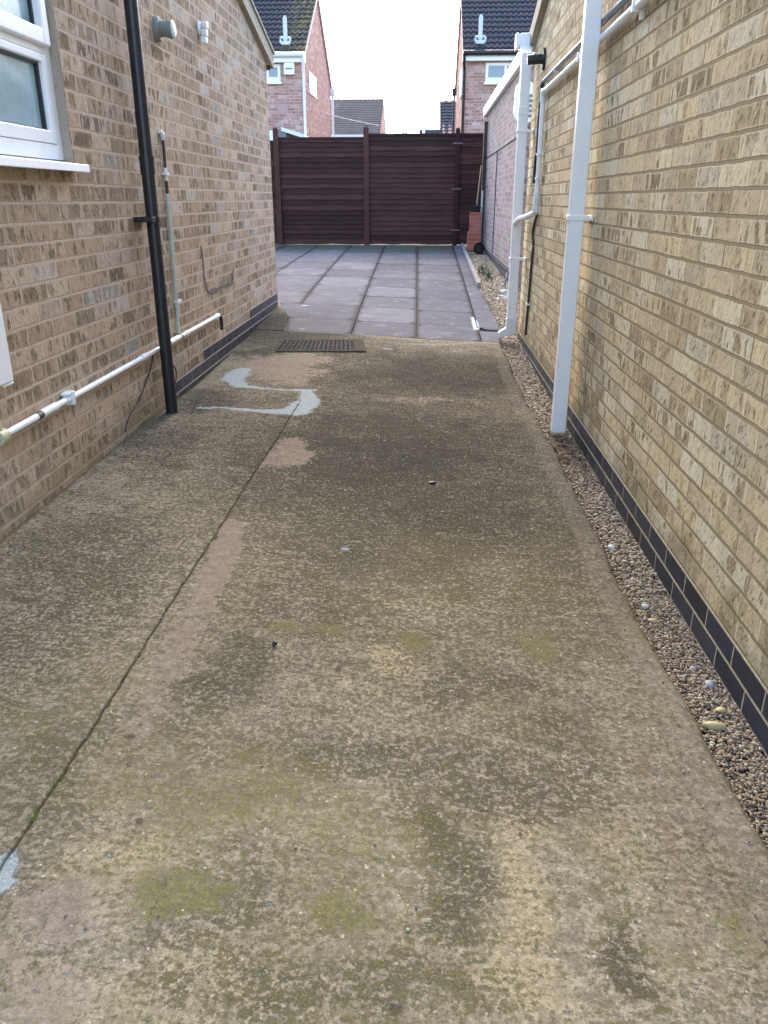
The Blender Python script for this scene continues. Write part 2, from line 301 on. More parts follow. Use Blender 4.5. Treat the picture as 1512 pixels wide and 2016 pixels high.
# concrete: measured stains and a near-to-far tone live on the mesh as attributes, broken up by noise
def concrete_mat(name):
    b = NB(name); P = b.pos(); x, y, z = b.sep(P)
    nb = b.noise(P, 1.1, 4, .6); nm = b.noise(P, 6, 8, .72, .6); nf = b.noise(P, 34, 7, .78, .3); ng = b.noise(P, 150, 4, .8); nq = b.noise(b.vadd(P, (9, 4, 1)), 75, 5, .75)
    streak = b.noise(b.xyz(b.m('ADD', b.m('MULTIPLY', x, 8), b.m('MULTIPLY', y, 5)), b.m('MULTIPLY', y, 30), 0), 1, 6, .7, 1.2)
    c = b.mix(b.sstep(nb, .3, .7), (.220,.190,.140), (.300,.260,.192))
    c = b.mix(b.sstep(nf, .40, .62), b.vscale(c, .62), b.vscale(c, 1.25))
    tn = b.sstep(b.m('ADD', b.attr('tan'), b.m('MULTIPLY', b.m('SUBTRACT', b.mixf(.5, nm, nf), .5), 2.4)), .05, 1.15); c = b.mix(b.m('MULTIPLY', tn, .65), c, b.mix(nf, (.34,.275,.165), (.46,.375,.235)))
    pkk = b.m('ADD', b.attr('pink'), b.m('MULTIPLY', b.m('MULTIPLY', b.m('SUBTRACT', b.mixf(.65, nm, nf), .5), 3.4), b.m('MULTIPLY', b.attr('pink'), 4, clamp=True))); pk = b.sstep(pkk, .35, .80)
    # algae: large stains broken into blotches, streaks and grains
    frac = b.m('ADD', b.m('MULTIPLY', nm, .10), b.m('ADD', b.m('MULTIPLY', nf, .20), b.m('ADD', b.m('MULTIPLY', nq, .54), b.m('MULTIPLY', streak, .16))))
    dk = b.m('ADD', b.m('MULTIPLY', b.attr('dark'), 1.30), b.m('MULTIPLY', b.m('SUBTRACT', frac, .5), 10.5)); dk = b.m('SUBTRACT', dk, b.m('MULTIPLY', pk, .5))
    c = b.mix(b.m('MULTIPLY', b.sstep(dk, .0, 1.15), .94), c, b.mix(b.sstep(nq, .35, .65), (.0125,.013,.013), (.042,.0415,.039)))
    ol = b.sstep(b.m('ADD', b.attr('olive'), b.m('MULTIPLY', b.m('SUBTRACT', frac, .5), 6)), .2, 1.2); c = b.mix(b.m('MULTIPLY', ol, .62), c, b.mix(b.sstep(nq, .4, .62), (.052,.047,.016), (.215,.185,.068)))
    gr = b.sstep(b.m('ADD', b.m('MULTIPLY', b.attr('green'), .9), b.m('MULTIPLY', b.m('SUBTRACT', b.mixf(.7, nm, nf), .5), 5.0)), .25, .9); c = b.mix(b.m('MULTIPLY', gr, .62), c, b.mix(b.sstep(nq, .4, .6), (.070,.070,.022), (.20,.185,.065)))
    c = b.mix(b.m('MULTIPLY', pk, .52), c, b.mix(nf, (.165,.125,.110), (.27,.205,.182)))
    smk = b.sstep(b.m('ADD', b.attr('smooth'), b.m('MULTIPLY', b.m('SUBTRACT', nm, .5), .5)), .4, .62)
    c = b.mix(b.m('MULTIPLY', smk, .24), c, b.mix(frac, (.16,.14,.112), (.26,.23,.19)))
    rough_area = b.m('SUBTRACT', 1, b.m('MULTIPLY', b.m('MAXIMUM', smk, pk), .7))
    fl = b.sstep(b.noise(b.vadd(P, (2, 3, 5)), 130, 2, .7), .62, .74); c = b.mix(b.m('MULTIPLY', fl, b.m('MULTIPLY', rough_area, b.mixf(b.sstep(dk, .3, 1.2), .6, .32))), c, b.mix(nm, (.36,.31,.15), (.38,.35,.27)))
    q = b.vadd(P, b.vscale(b.noise(P, 60, 2, .6, col=True), .02)); v1 = b.voro(q, 60); vc = b.sep(b.voro(q, 60, out=1)); gk = b.m('MULTIPLY', b.m('SUBTRACT', 1, b.sstep(v1, .10, .26)), b.m('GREATER_THAN', vc[0], .88))
    c = b.mix(b.m('MULTIPLY', gk, b.m('MULTIPLY', rough_area, .7)), c, b.mix(vc[1], (.50,.45,.30), (.54,.52,.46)))
    q2 = b.vadd(P, b.vscale(b.noise(P, 80, 3, .7, col=True), .03)); v2 = b.voro(q2, 55); vd = b.sep(b.voro(q2, 55, out=1)); dgk = b.m('MULTIPLY', b.m('SUBTRACT', 1, b.sstep(v2, .05, b.m('ADD', .08, b.m('MULTIPLY', vd[2], .3)))), b.m('GREATER_THAN', vd[0], .80))
    c = b.mix(b.m('MULTIPLY', dgk, .6), c, (.05,.046,.036))
    q3 = b.vadd(b.vadd(P, (3.1, 7.7, 0)), b.vscale(b.noise(P, 30, 3, .6, col=True), .03)); v3 = b.voro(q3, 11); ve = b.sep(b.voro(q3, 11, out=1))
    spot = b.m('MULTIPLY', b.m('SUBTRACT', 1, b.sstep(v3, b.m('MULTIPLY', ve[1], .11), b.m('ADD', .05, b.m('MULTIPLY', ve[1], .13)))), b.m('GREATER_THAN', ve[0], .60))
    c = b.mix(b.m('MULTIPLY', spot, .6), c, (.055,.046,.036))
    rs = b.sstep(b.m('ADD', b.attr('rust'), b.m('MULTIPLY', b.m('SUBTRACT', frac, .5), 3)), .45, 1.1); c = b.mix(b.m('MULTIPLY', rs, .4), c, (.17,.105,.068))
    wh = b.m('ADD', b.attr('white'), b.m('MULTIPLY', b.m('SUBTRACT', b.mixf(.5, nf, nq), .5), 4.6)); whk = b.sstep(wh, .35, .62)
    c = b.mix(b.m('MULTIPLY', whk, .72), c, b.mix(nf, (.21,.265,.29), (.43,.495,.52)))
    c = b.mix(.75, c, b.vscale(c, b.m('ADD', 0, b.m('MULTIPLY', ng, 2.0))))
    q4 = b.vadd(P, b.vscale(b.noise(P, 2.2, 5, .7, col=True), .5)); ck = b.m('MULTIPLY', b.m('SUBTRACT', 1, b.sstep(b.voro(q4, .9, 'DISTANCE_TO_EDGE'), .0005, .0030)), b.sstep(nb, .50, .60)); c = b.mix(b.m('MULTIPLY', ck, .7), c, (.04,.035,.03))
    jt = b.attr('joint'); c = b.mix(b.m('MULTIPLY', b.sstep(b.m('ADD', jt, b.m('MULTIPLY', b.m('SUBTRACT', nf, .5), .7)), .35, .9), .6), c, b.mix(b.sstep(nm, .42, .55), (.045,.038,.03), (.060,.062,.022)))
    h = b.m('ADD', b.m('MULTIPLY', nf, .5), b.m('ADD', b.m('MULTIPLY', ng, .3), b.m('MULTIPLY', nq, .35)))
    h = b.m('SUBTRACT', h, b.m('MULTIPLY', spot, .2)); h = b.m('ADD', h, b.m('MULTIPLY', streak, .4)); h = b.m('MULTIPLY', h, b.m('SUBTRACT', 1, b.m('MULTIPLY', smk, .55)))
    b.bump(b.m('ADD', h, b.m('MULTIPLY', whk, .3)), .0065, .9); return b.out(c, .97, .02)
MAT['concrete'] = concrete_mat('weathered_concrete')
def slab_mat():
    b = NB('paving_slab'); P = b.pos(); t = b.attr('tone'); n1 = b.noise(P, 2.2, 5, .6); n2 = b.noise(P, 40, 4, .65); n3 = b.noise(P, 150, 2, .6)
    c = b.mix(t, (.118,.113,.127), (.175,.168,.183)); c = b.mix(b.m('MULTIPLY', b.sstep(n1, .42, .68), .5), c, (.088,.084,.090))
    c = b.mix(b.m('MULTIPLY', b.sstep(b.noise(P, 6, 5, .7), .56, .68), .3), c, (.42,.40,.38))
    ms = b.sstep(b.m('ADD', b.attr('moss'), b.m('MULTIPLY', b.m('SUBTRACT', n1, .5), 1.2)), .3, .9); c = b.mix(b.m('MULTIPLY', ms, .75), c, b.mix(n2, (.075,.078,.042), (.13,.125,.075)))
    ed = b.attr('edge'); c = b.mix(b.m('MULTIPLY', b.sstep(b.m('ADD', ed, b.m('MULTIPLY', n2, .3)), .75, 1.1), .75), c, (.05,.047,.045))
    wh = b.sstep(b.m('ADD', b.attr('white'), b.m('MULTIPLY', b.m('SUBTRACT', n2, .5), .6)), .42, .6); c = b.mix(b.m('MULTIPLY', wh, .8), c, (.50,.53,.53))
    c = b.mix(.5, c, b.vscale(c, b.m('ADD', .5, n3))); b.bump(b.m('ADD', n2, b.m('MULTIPLY', n3, .4)), .003); return b.out(c, .95, .03)
MAT['slab'] = slab_mat()
def soil_mat():
    b = NB('dark_soil'); P = b.pos(); n = b.noise(P, 30, 6, .7); c = b.mix(n, (.055,.042,.032), (.15,.12,.09)); b.bump(n, .01); return b.out(c, .95, .2)
MAT['soil'] = soil_mat()
def stone_mat():
    b = NB('pea_shingle'); P = b.pos(); c = b.acol('stone'); n = b.noise(P, 260, 3, .6)
    c = b.mix(.5, c, b.vscale(c, b.m('ADD', .45, b.m('MULTIPLY', n, 1.1)))); return b.out(c, .62, .4)
MAT['stone'] = stone_mat()
def pebble(name, col): return plain(name, col, .6, .4, var=.12, dirt=.2, dirtcol=(.35,.3,.2), scale=40)
MAT['leafdry'] = plain('dead_leaf', (.085,.035,.022), .8, .2, var=.4, scale=30)
MAT['straw'] = plain('dry_stalk', (.40,.33,.24), .8, .2, var=.3, scale=30)
MAT['weed'] = plain('weed_leaf', (.06,.105,.035), .7, .3, var=.3, scale=30)
MAT['bark'] = plain('grey_bark', (.34,.31,.30), .9, .2, var=.2)

# ------------------------------------------------------------ the ground
def grid_mesh(name, xs, ys, zf, mat, attrs=None, skirt=.12, xfun=None):
    nx, ny = len(xs), len(ys); X, Y = np.meshgrid(xs, ys)
    if xfun is not None: X, Y = xfun(X, Y)
    Z = zf(X, Y); V = np.stack([X, Y, Z], -1).reshape(-1, 3)
    idx = np.arange(nx*ny).reshape(ny, nx); Fq = np.stack([idx[:-1,:-1], idx[:-1,1:], idx[1:,1:], idx[1:,:-1]], -1).reshape(-1, 4)
    nv = len(V); per = list(idx[0,:])+list(idx[1:,-1])+list(idx[-1,-2::-1])+list(idx[-2:0:-1,0])
    low = V[per].copy(); low[:,2] -= skirt; V = np.concatenate([V, low]); n = len(per)
    sk = np.array([[per[i], nv+i, nv+(i+1) % n, per[(i+1) % n]] for i in range(n)]); Fq = np.concatenate([Fq, sk])
    me = bpy.data.meshes.new(name); me.vertices.add(len(V)); me.vertices.foreach_set('co', V.ravel())
    me.loops.add(Fq.size); me.loops.foreach_set('vertex_index', Fq.ravel().astype(np.int32))
    me.polygons.add(len(Fq)); me.polygons.foreach_set('loop_start', np.arange(0, Fq.size, 4, dtype=np.int32))
    me.update(calc_edges=True); me.validate(); me.materials.append(mat)
    for k, fn in (attrs or {}).items():
        a = me.attributes.new(k, 'FLOAT', 'POINT'); a.data.foreach_set('value', fn(V[:,0], V[:,1]).astype(np.float32))
    o = bpy.data.objects.new(name, me); COL.objects.link(o); return o

_N = rng.uniform(-1, 1, (2, 64, 64))
def vnoise(X, Y, sc, k):
    x, y = X*sc+100, Y*sc+100; xi, yi = np.floor(x).astype(int), np.floor(y).astype(int); fx, fy = x-xi, y-yi; fx, fy = fx*fx*(3-2*fx), fy*fy*(3-2*fy); g = lambda a, c: _N[k, a % 64, c % 64]
    return (g(xi, yi)*(1-fx)+g(xi+1, yi)*fx)*(1-fy)+(g(xi, yi+1)*(1-fx)+g(xi+1, yi+1)*fx)*fy
def warp(X, Y, a):
    dx = sum(vnoise(X, Y, sc, 0)*w_ for sc, w_ in ((3.5, 1), (8, .55), (19, .3), (45, .15)))
    dy = sum(vnoise(X, Y, sc, 1)*w_ for sc, w_ in ((3.5, 1), (8, .55), (19, .3), (45, .15)))
    return X+dx*a, Y+dy*a*1.3
def ell(cu, cv, rx, ry, k=1, soft=.5):               # stain centred on the ground point seen at (cu, cv); radii in metres
    px, py, _ = atg(cu, cv)
    def f(X, Y):
        X, Y = warp(X, Y, min(.8*min(rx, ry), .11)); d = np.sqrt(((X-px)/rx)**2+((Y-py)/ry)**2); return k*np.clip((1+soft-d)/(2*soft), 0, 1)
    return f
def band(pts, wd, k=1, soft=.5):                      # stain following a line; width in metres
    P = [atg(*p)[:2] for p in pts]; ws = wd if isinstance(wd, (list, tuple)) else [wd]*len(P)
    def f(X, Y):
        X, Y = warp(X, Y, .35*max(ws)); best = np.full(X.shape, 99.)
        for (a, b, wa, wb) in zip(P[:-1], P[1:], ws[:-1], ws[1:]):
            dx, dy = b[0]-a[0], b[1]-a[1]; t = np.clip(((X-a[0])*dx+(Y-a[1])*dy)/(dx*dx+dy*dy), 0, 1)
            d = np.hypot(X-a[0]-t*dx, Y-a[1]-t*dy)/(wa+(wb-wa)*t); best = np.minimum(best, d)
        return k*np.clip((1+soft-best)/(2*soft), 0, 1)
    return f
def field(*fs, base=0.):
    def g(X, Y):
        r = np.full(X.shape, base) if not callable(base) else base(X, Y)
        for f in fs: r = np.maximum(r, f(X, Y)) if not getattr(f, 'neg', 0) else r-f(X, Y)
        return r
    return g
def sub(f): 
    def g(X, Y): return f(X, Y)
    g.neg = 1; return g
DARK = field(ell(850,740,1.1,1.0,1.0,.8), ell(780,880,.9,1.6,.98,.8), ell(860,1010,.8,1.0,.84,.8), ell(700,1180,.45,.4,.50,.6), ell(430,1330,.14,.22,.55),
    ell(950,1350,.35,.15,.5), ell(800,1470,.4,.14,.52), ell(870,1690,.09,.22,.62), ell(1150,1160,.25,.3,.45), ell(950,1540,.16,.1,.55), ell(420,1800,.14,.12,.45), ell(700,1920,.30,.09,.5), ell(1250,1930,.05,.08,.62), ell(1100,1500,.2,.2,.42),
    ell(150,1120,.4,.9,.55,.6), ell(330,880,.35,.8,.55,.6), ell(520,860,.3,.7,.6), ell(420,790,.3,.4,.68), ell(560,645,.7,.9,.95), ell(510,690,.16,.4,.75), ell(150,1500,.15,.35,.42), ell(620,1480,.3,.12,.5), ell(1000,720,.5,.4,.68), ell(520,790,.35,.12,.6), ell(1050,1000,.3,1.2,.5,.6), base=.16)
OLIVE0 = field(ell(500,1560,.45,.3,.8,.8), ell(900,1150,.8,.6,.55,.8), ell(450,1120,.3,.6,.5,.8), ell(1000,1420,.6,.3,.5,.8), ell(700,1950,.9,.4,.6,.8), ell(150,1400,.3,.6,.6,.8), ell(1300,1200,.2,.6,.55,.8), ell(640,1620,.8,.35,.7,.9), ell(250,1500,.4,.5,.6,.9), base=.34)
OLIVE = lambda X, Y: OLIVE0(X, Y)-.6*np.clip((Y-2.8)/2, 0, 1)  # olive tone weakens with distance up the drive
GREEN = field(ell(365,1755,.105,.05,1,.3), ell(300,1720,.04,.03,.8), ell(668,1775,.05,.038,1,.3), ell(640,1240,.1,.03,.8), ell(560,1235,.06,.04,.8), ell(840,1262,.05,.06,.85), ell(1062,1265,.05,.09,.85), ell(205,1715,.03,.03,.7), ell(1270,1235,.05,.07,.7), ell(1350,1900,.05,.04,.6), ell(1480,1850,.05,.06,.7), ell(420,1580,.2,.1,.42), ell(700,1640,.12,.05,.4))
PINK = field(ell(560,722,.33,.42,1,.25), ell(570,885,.12,.3,1,.4), ell(520,905,.06,.4,.6), band([(460,1040),(430,1110),(395,1190)], .055, 1, .3), band([(375,1215),(340,1300),(300,1370),(260,1440)], .06, .62, .6), ell(820,790,.4,.12,.55), ell(110,1760,.06,.09,.8), ell(60,1900,.1,.1,.6), ell(950,1120,.15,.12,.35))
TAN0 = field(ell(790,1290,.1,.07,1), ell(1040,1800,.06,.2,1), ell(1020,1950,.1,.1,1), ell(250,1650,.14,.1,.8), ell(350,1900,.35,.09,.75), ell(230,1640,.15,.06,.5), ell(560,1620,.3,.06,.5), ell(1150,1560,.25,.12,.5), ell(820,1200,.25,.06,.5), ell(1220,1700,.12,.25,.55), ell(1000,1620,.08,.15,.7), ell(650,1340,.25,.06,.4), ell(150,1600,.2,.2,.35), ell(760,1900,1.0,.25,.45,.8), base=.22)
TAN = lambda X, Y: TAN0(X, Y)-.45*np.clip((Y-2.6)/2, 0, 1)  # tan tone also drops off farther along
WHITE = field(band([(388,804),(450,808),(520,812),(590,812)], [.016,.035,.05,.075], 1, .3), band([(578,812),(607,790),(600,770)], [.08,.09,.045], 1, .3), band([(620,767),(560,768),(470,762)], [.03,.022,.03], 1, .3),
    band([(470,760),(455,748),(468,735),(480,728)], [.06,.085,.07,.05], 1, .3), ell(446,748,.07,.07,.9,.3), ell(762,688,.05,.035,.8), ell(8,1730,.03,.07,1,.3), ell(680,1079,.02,.018,.8), band([(720,672),(860,678),(960,674)], [.02,.03,.03], .48, .8))
RUST = field(band([(1250,1450),(1300,1580),(1345,1720),(1385,1890)], .022, .85, .8), ell(1130,1340,.05,.05,.5), ell(900,1145,.04,.02,.7), ell(760,1135,.04,.02,.5), ell(1405,1975,.03,.05,.8), ell(1250,1950,.03,.08,.6), ell(700,1150,.05,.02,.4))
yy = np.concatenate([np.arange(-2.5, .6, .1), np.arange(.6, 3.2, .018), np.arange(3.2, 7.25, .035), [7.27]])
edge_pts = [(-3, .75), (1.34, .748), (1.6, .739), (1.88, .741), (2.06, .728), (2.25, .721), (2.6, .720), (3.0, .725), (3.4, .721), (4.28, .725), (5.0, .706), (5.5, .702), (6.35, .71), (7.3, .70)]
ex, ew = [p[0] for p in edge_pts], [p[1] for p in edge_pts]
def right_edge(Y):
    e = np.interp(Y, ex, ew); return e+.010*vnoise(Y*0+3.3, Y, 2.3, 0)+.007*vnoise(Y*0+1.7, Y, 9, 1)+.004*vnoise(Y*0+5.1, Y, 31, 0)
JX = ([-3, 1.2, 2.9, 5, 7.3], [-.80, -.80, -.79, -.79, -.775])
def joint_x(Y): return np.interp(Y, *JX)+.002*np.sin(Y*5)+.0015*np.sin(Y*37)+.001*np.sin(Y*91)
def drive_warp(X, Y):                                 # X runs 0..1 from joint to gravel edge
    a = joint_x(Y)+.0009*(Y < 4.85); return a+(right_edge(Y)-a)*X, Y
def path_warp(X, Y):
    a = XL-.01; return a+(joint_x(Y)-.0009*(Y < 4.85)-a)*X, Y
_h = [rng.uniform(0, 6.28, 6), rng.uniform(-1, 1, (6, 2))*4]
def relief(X, Y):
    r = np.zeros(X.shape)
    for ph, (a, c) in zip(*_h): r += np.sin(a*X+c*Y+ph)
    return r*.0016
def round_edge(d, r=.012, k=.010): return -k*np.clip(1-d/r, 0, 1)**2
def drive_z(X, Y):
    ed = right_edge(Y)-X; jd = X-joint_x(Y)
    # the smooth screeded margin along the gravel sits a little lower
    return gz(X, Y)+relief(X, Y)+round_edge(ed, .03, .018)+round_edge(jd, .010, .005)*(Y < 4.85)-.0025*(1/(1+np.exp((ed-.105-.004*np.sin(Y*5))/.008)))
def path_z(X, Y): return gz(X, Y)+relief(X, Y)+.003*(Y < 4.85)+round_edge(joint_x(Y)-X, .010, .005)*(Y < 4.85)
SMOOTH = lambda X, Y: np.clip(1/(1+np.exp((right_edge(Y)-X-.105-.004*np.sin(Y*5))/.02)), 0, 1)*np.where((Y > .5), 1, 1)
JOINT = lambda X, Y: np.exp(-np.abs(X-joint_x(Y))/.0045)*(Y < 4.85)
def ftr(f): return lambda X, Y: f(X, Y)
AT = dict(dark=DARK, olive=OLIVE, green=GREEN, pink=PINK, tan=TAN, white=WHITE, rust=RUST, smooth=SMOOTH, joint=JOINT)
xs = np.concatenate([[0, .004, .008], np.linspace(.014, .985, 86), [.991, .996, 1]])
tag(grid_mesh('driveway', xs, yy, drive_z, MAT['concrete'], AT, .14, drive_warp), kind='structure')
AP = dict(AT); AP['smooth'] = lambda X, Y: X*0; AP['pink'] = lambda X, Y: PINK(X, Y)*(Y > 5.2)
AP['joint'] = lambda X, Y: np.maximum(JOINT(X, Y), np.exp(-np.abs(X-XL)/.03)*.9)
yp = np.concatenate([yy[:-1], [7.27], np.arange(7.35, 8.6, .06)])
# the path's far end spreads past the corner of the brown house
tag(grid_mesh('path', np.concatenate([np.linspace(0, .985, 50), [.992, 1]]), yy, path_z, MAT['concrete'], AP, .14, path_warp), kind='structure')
def apron_warp(X, Y): a = XL-.01-np.clip(Y-8.2, 0, 1)*1.5; return a+(np.interp(Y, [7.2, 8.0, 8.9], [-1.27, -1.36, -1.62])-a)*X, Y
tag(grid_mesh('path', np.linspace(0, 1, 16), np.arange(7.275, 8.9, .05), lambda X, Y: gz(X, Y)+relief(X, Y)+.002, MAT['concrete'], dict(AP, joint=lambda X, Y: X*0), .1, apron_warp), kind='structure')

# big base sheet under everything, stepping up behind the fence
bs = MB(); ysb = [-60, -2.6, 5, 8, 12, 17.7, 30, 60, 300]
for i in range(len(ysb)-1):
    za, zb = [float(np.interp(q, [-60, 5, 8, 12, 17.5, 300], [-.1, -.1, -.05, .12, .25, .3])) for q in (ysb[i], ysb[i+1])]
    bs.add([(-250, ysb[i], za), (250, ysb[i], za), (250, ysb[i+1], zb), (-250, ysb[i+1], zb)], [(0, 1, 2, 3)])
tag(bs.build('ground', MAT['soil']), kind='structure')

fc = MB(); fc.add([(-9, -22, .10), (9, -22, .10), (9, -2.46, .03), (-9, -2.46, .12)], [(0, 1, 2, 3)])  # unseen pale ground behind the camera, added to bounce warm light forward
tag(fc.build('bounce_ground', plain('pale_bounce_surface', (.50,.45,.36), .9, .2, var=.2, dirt=.3, dirtcol=(.25,.22,.17), scale=3)), kind='structure')
# patio slabs: every row at its measured place, joints slightly off square
ROWS = [7.30, 7.96, 8.78, 9.60, 10.42, 11.38, 12.32, 13.40, 14.45, 15.5, 16.55]
def colx(k, y): t = (y-7.3)/8; return [-3.4-.1*t, -2.75-.12*t, -2.05-.15*t, -1.31-.2*t, -.67-.14*t, -.07-.085*t, .52+.03*t][k]
pv, pf, pt, pm, pe = [], [], [], [], []
def slab(quad, tone, moss, n=7, gap=.006, dz=0):
    base = len(pv); q = [Vector((a, b, 0)) for a, b in quad]
    for j in range(n):
        for i in range(n):
            s_, t_ = i/(n-1), j/(n-1)
            s2 = gap+(1-2*gap)*s_; t2 = .0022+(1-.0044)*t_
            p = (q[0]*(1-s2)+q[1]*s2)*(1-t2)+(q[3]*(1-s2)+q[2]*s2)*t2
            e = 1 if i in (0, n-1) else (.62 if j in (0, n-1) else 0)
            pv.append((p.x, p.y, float(gz(p.x, p.y))+dz-(.004 if e else 0))); pt.append(tone); pm.append(moss(p.y)); pe.append(e)
    for j in range(n-1):
        for i in range(n-1): k = base+j*n+i; pf.append((k, k+1, k+n+1, k+n))
    rim = [base+i for i in range(n)]+[base+j*n+n-1 for j in range(1, n)]+[base+(n-1)*n+i for i in range(n-2, -1, -1)]+[base+j*n for j in range(n-2, 0, -1)]
    lo = len(pv)
    for r in rim: a = pv[r]; pv.append((a[0], a[1], a[2]-.05)); pt.append(tone); pm.append(moss(a[1])); pe.append(1)
    for i in range(len(rim)): j = (i+1) % len(rim); pf.append((rim[i], lo+i, lo+j, rim[j]))
mossf = lambda y: .05+.9*max(0, min(1, (y-14.7)/1.6))
for k in range(6):
    for r in range(len(ROWS)):
        y0 = ROWS[r]; y1 = ROWS[r+1] if r+1 < len(ROWS) else 17.42
        if k < 3 and y1 < 8.9: continue
        if k == 2 and r < 2: continue
        g = random.uniform(.004, .009) if k > 2 else .004
        slab([(colx(k, y0), y0), (colx(k+1, y0), y0), (colx(k+1, y1), y1), (colx(k, y1), y1)], random.random(), mossf, gap=g, dz=random.uniform(-.003, .003))
slab([(-1.27, 7.29), (-.67, 7.29), (-.685, 7.96), (-1.35, 7.96)], .1, mossf, dz=.002)
slab([(-1.38, 7.97), (-.69, 7.97), (-.70, 8.77), (-1.62, 8.77)], .2, mossf, dz=.002)
# edging strip of narrow slabs along the gravel
strip = [(7.30, .70), (7.80, .73), (7.98, .76), (9.0, .74), (9.9, .725), (11.0, .682), (12.2, .685), (13.6, .695), (15.2, .71), (16.7, .72), (17.4, .725)]
for (a, xa), (b_, xb) in zip(strip[:-1], strip[1:]):
    if a == 7.80: continue
    slab([(colx(6, a)+.006, a), (xa, a), (xb, b_), (colx(6, b_)+.006, b_)], random.uniform(.2, .7), lambda y: .05, gap=.006, dz=-.003)
slab([(.575, 7.83), (.80, 7.83), (.80, 7.93), (.575, 7.93)], .3, lambda y: .1, dz=.012)
me = bpy.data.meshes.new('patio'); me.from_pydata(pv, [], pf); me.materials.append(MAT['slab'])
PW = field(band([(932,622),(937,634),(940,648)], [.012,.02,.035], .8, .5), ell(938,647,.035,.05,1,.4), ell(600,578,.12,.04,.5), ell(612,560,.05,.05,.8), ell(596,601,.05,.04,.9), ell(878,560,.06,.05,.6), ell(850,558,.05,.03,.5), ell(915,532,.05,.06,.6))
V = np.array(pv)
for nm_, val in (('tone', pt), ('moss', pm), ('edge', pe), ('white', PW(V[:,0], V[:,1]))):
    a = me.attributes.new(nm_, 'FLOAT', 'POINT'); a.data.foreach_set('value', np.array(val, dtype=np.float32))
o = bpy.data.objects.new('patio', me); COL.objects.link(o); tag(o, kind='structure')
e = MB()                                               # bedding under the slabs
for i in range(12):
    y0, y1 = 7.28+i*.86, 7.28+(i+1)*.86
    e.add([(-3.6 if y0 > 8.4 else -1.5, y0, float(gz(-3, y0))-.03), (.69, y0, float(gz(.69, y0))-.03), (.69, y1, float(gz(.69, y1))-.03), (-3.6 if y0 > 8.4 else -1.5, y1, float(gz(-3, y1))-.03)], [(0, 1, 2, 3)])
tag(e.build('patio_bedding', MAT['soil']), kind='structure')
# pale concrete edging that rises beside the strip
k = MB(); pts = [(.727, 17.3), (.712, 15.5), (.70, 13.8), (.69, 12.1), (.688, 10.9)]
for (xa, ya), (xb, yb) in zip(pts[:-1], pts[1:]):
    za, zb = float(gz(xa, ya)), float(gz(xb, yb)); k.add([(xa, ya, za-.08), (xa+.05, ya, za-.08), (xa+.05, ya, za+.05), (xa, ya, za+.05), (xb, yb, zb-.08), (xb+.05, yb, zb-.08), (xb+.05, yb, zb+.05), (xb, yb, zb+.05)],
        [(0,1,2,3), (4,7,6,5), (0,4,5,1), (1,5,6,2), (2,6,7,3), (3,7,4,0)])
tag(k.build('edging_kerb', plain('pale_kerb', (.26,.25,.25), .9, .2, var=.15, dirt=.4, scale=8)), kind='structure')
wslab = MB().box((-2.55, 9.35, .27), (-1.93, 10.2, .325)).build('step_slab', plain('white_painted_slab', (.72,.72,.72), .6, .4, var=.05), bevel=.01)
tag(wslab, 'white painted slab lying on the patio behind the brown brick corner', 'slab')
blob = MB()
def rock(mb, c, r, seed, n=1.0, sub=2, flat=.6):
    bm = bmesh.new(); bmesh.ops.create_icosphere(bm, subdivisions=sub, radius=1)
    for v in bm.verts:
        d = 1+.35*mnoise.noise(v.co*1.3+Vector((seed, seed*.7, 0))); v.co = Vector((v.co.x*r[0]*d, v.co.y*r[1]*d, v.co.z*r[2]*d))+Vector(c)
    bm.verts.ensure_lookup_table(); mb.add([v.co.copy() for v in bm.verts], [tuple(v.index for v in f.verts) for f in bm.faces]); bm.free()
px, py, pz = atg(939, 648); rock(blob, (px, py, pz+.001), (.024, .036, .007), 3)
tag(blob.build('cement_lump', plain('white_cement', (.62,.66,.66), .8, .3, var=.12, scale=30), smooth=True), 'splashed lump of white cement on the slab joint near the white downpipe foot', 'cement lump')

# ------------------------------------------------------------ gravel
def gravel_z(X, Y): return np.interp(Y, [0, 5, 7.3, 8.6, 11, 17.5], [-.022, -.026, .040, .115, .20, .385])
gb = MB(); ys_ = np.arange(-2.4, 17.6, .25)
def gx(y): return (float(np.interp(y, ex, ew))-.05 if y < 7.3 else .64, XR+.02 if y < 7.72 else (1.0+min(3, (y-7.72)*8) if y < 11 else 1.20))
for a, b_ in zip(ys_[:-1], ys_[1:]):
    (l0, r0), (l1, r1) = gx(a), gx(b_); gb.add([(l0, a, float(gravel_z(0, a))-.012), (r0, a, float(gravel_z(0, a))-.012), (r1, b_, float(gravel_z(0, b_))-.012), (l1, b_, float(gravel_z(0, b_))-.012)], [(0, 1, 2, 3)])
tag(gb.build('gravel_bed', MAT['soil']), kind='structure')
ico = bmesh.new(); bmesh.ops.create_icosphere(ico, subdivisions=1, radius=1); IV = np.array([v.co[:] for v in ico.verts]); IF = np.array([[v.index for v in f.verts] for f in ico.faces]); ico.free()
ico = bmesh.new(); bmesh.ops.create_icosphere(ico, subdivisions=2, radius=1); IV2 = np.array([v.co[:] for v in ico.verts]); IF2 = np.array([[v.index for v in f.verts] for f in ico.faces]); ico.free()
PAL = np.array([(.26,.17,.105), (.36,.265,.17), (.17,.11,.075), (.42,.34,.24), (.22,.175,.14), (.31,.175,.10), (.42,.345,.20), (.13,.095,.075), (.50,.46,.38), (.33,.215,.15), (.20,.14,.10), (.28,.22,.16)])
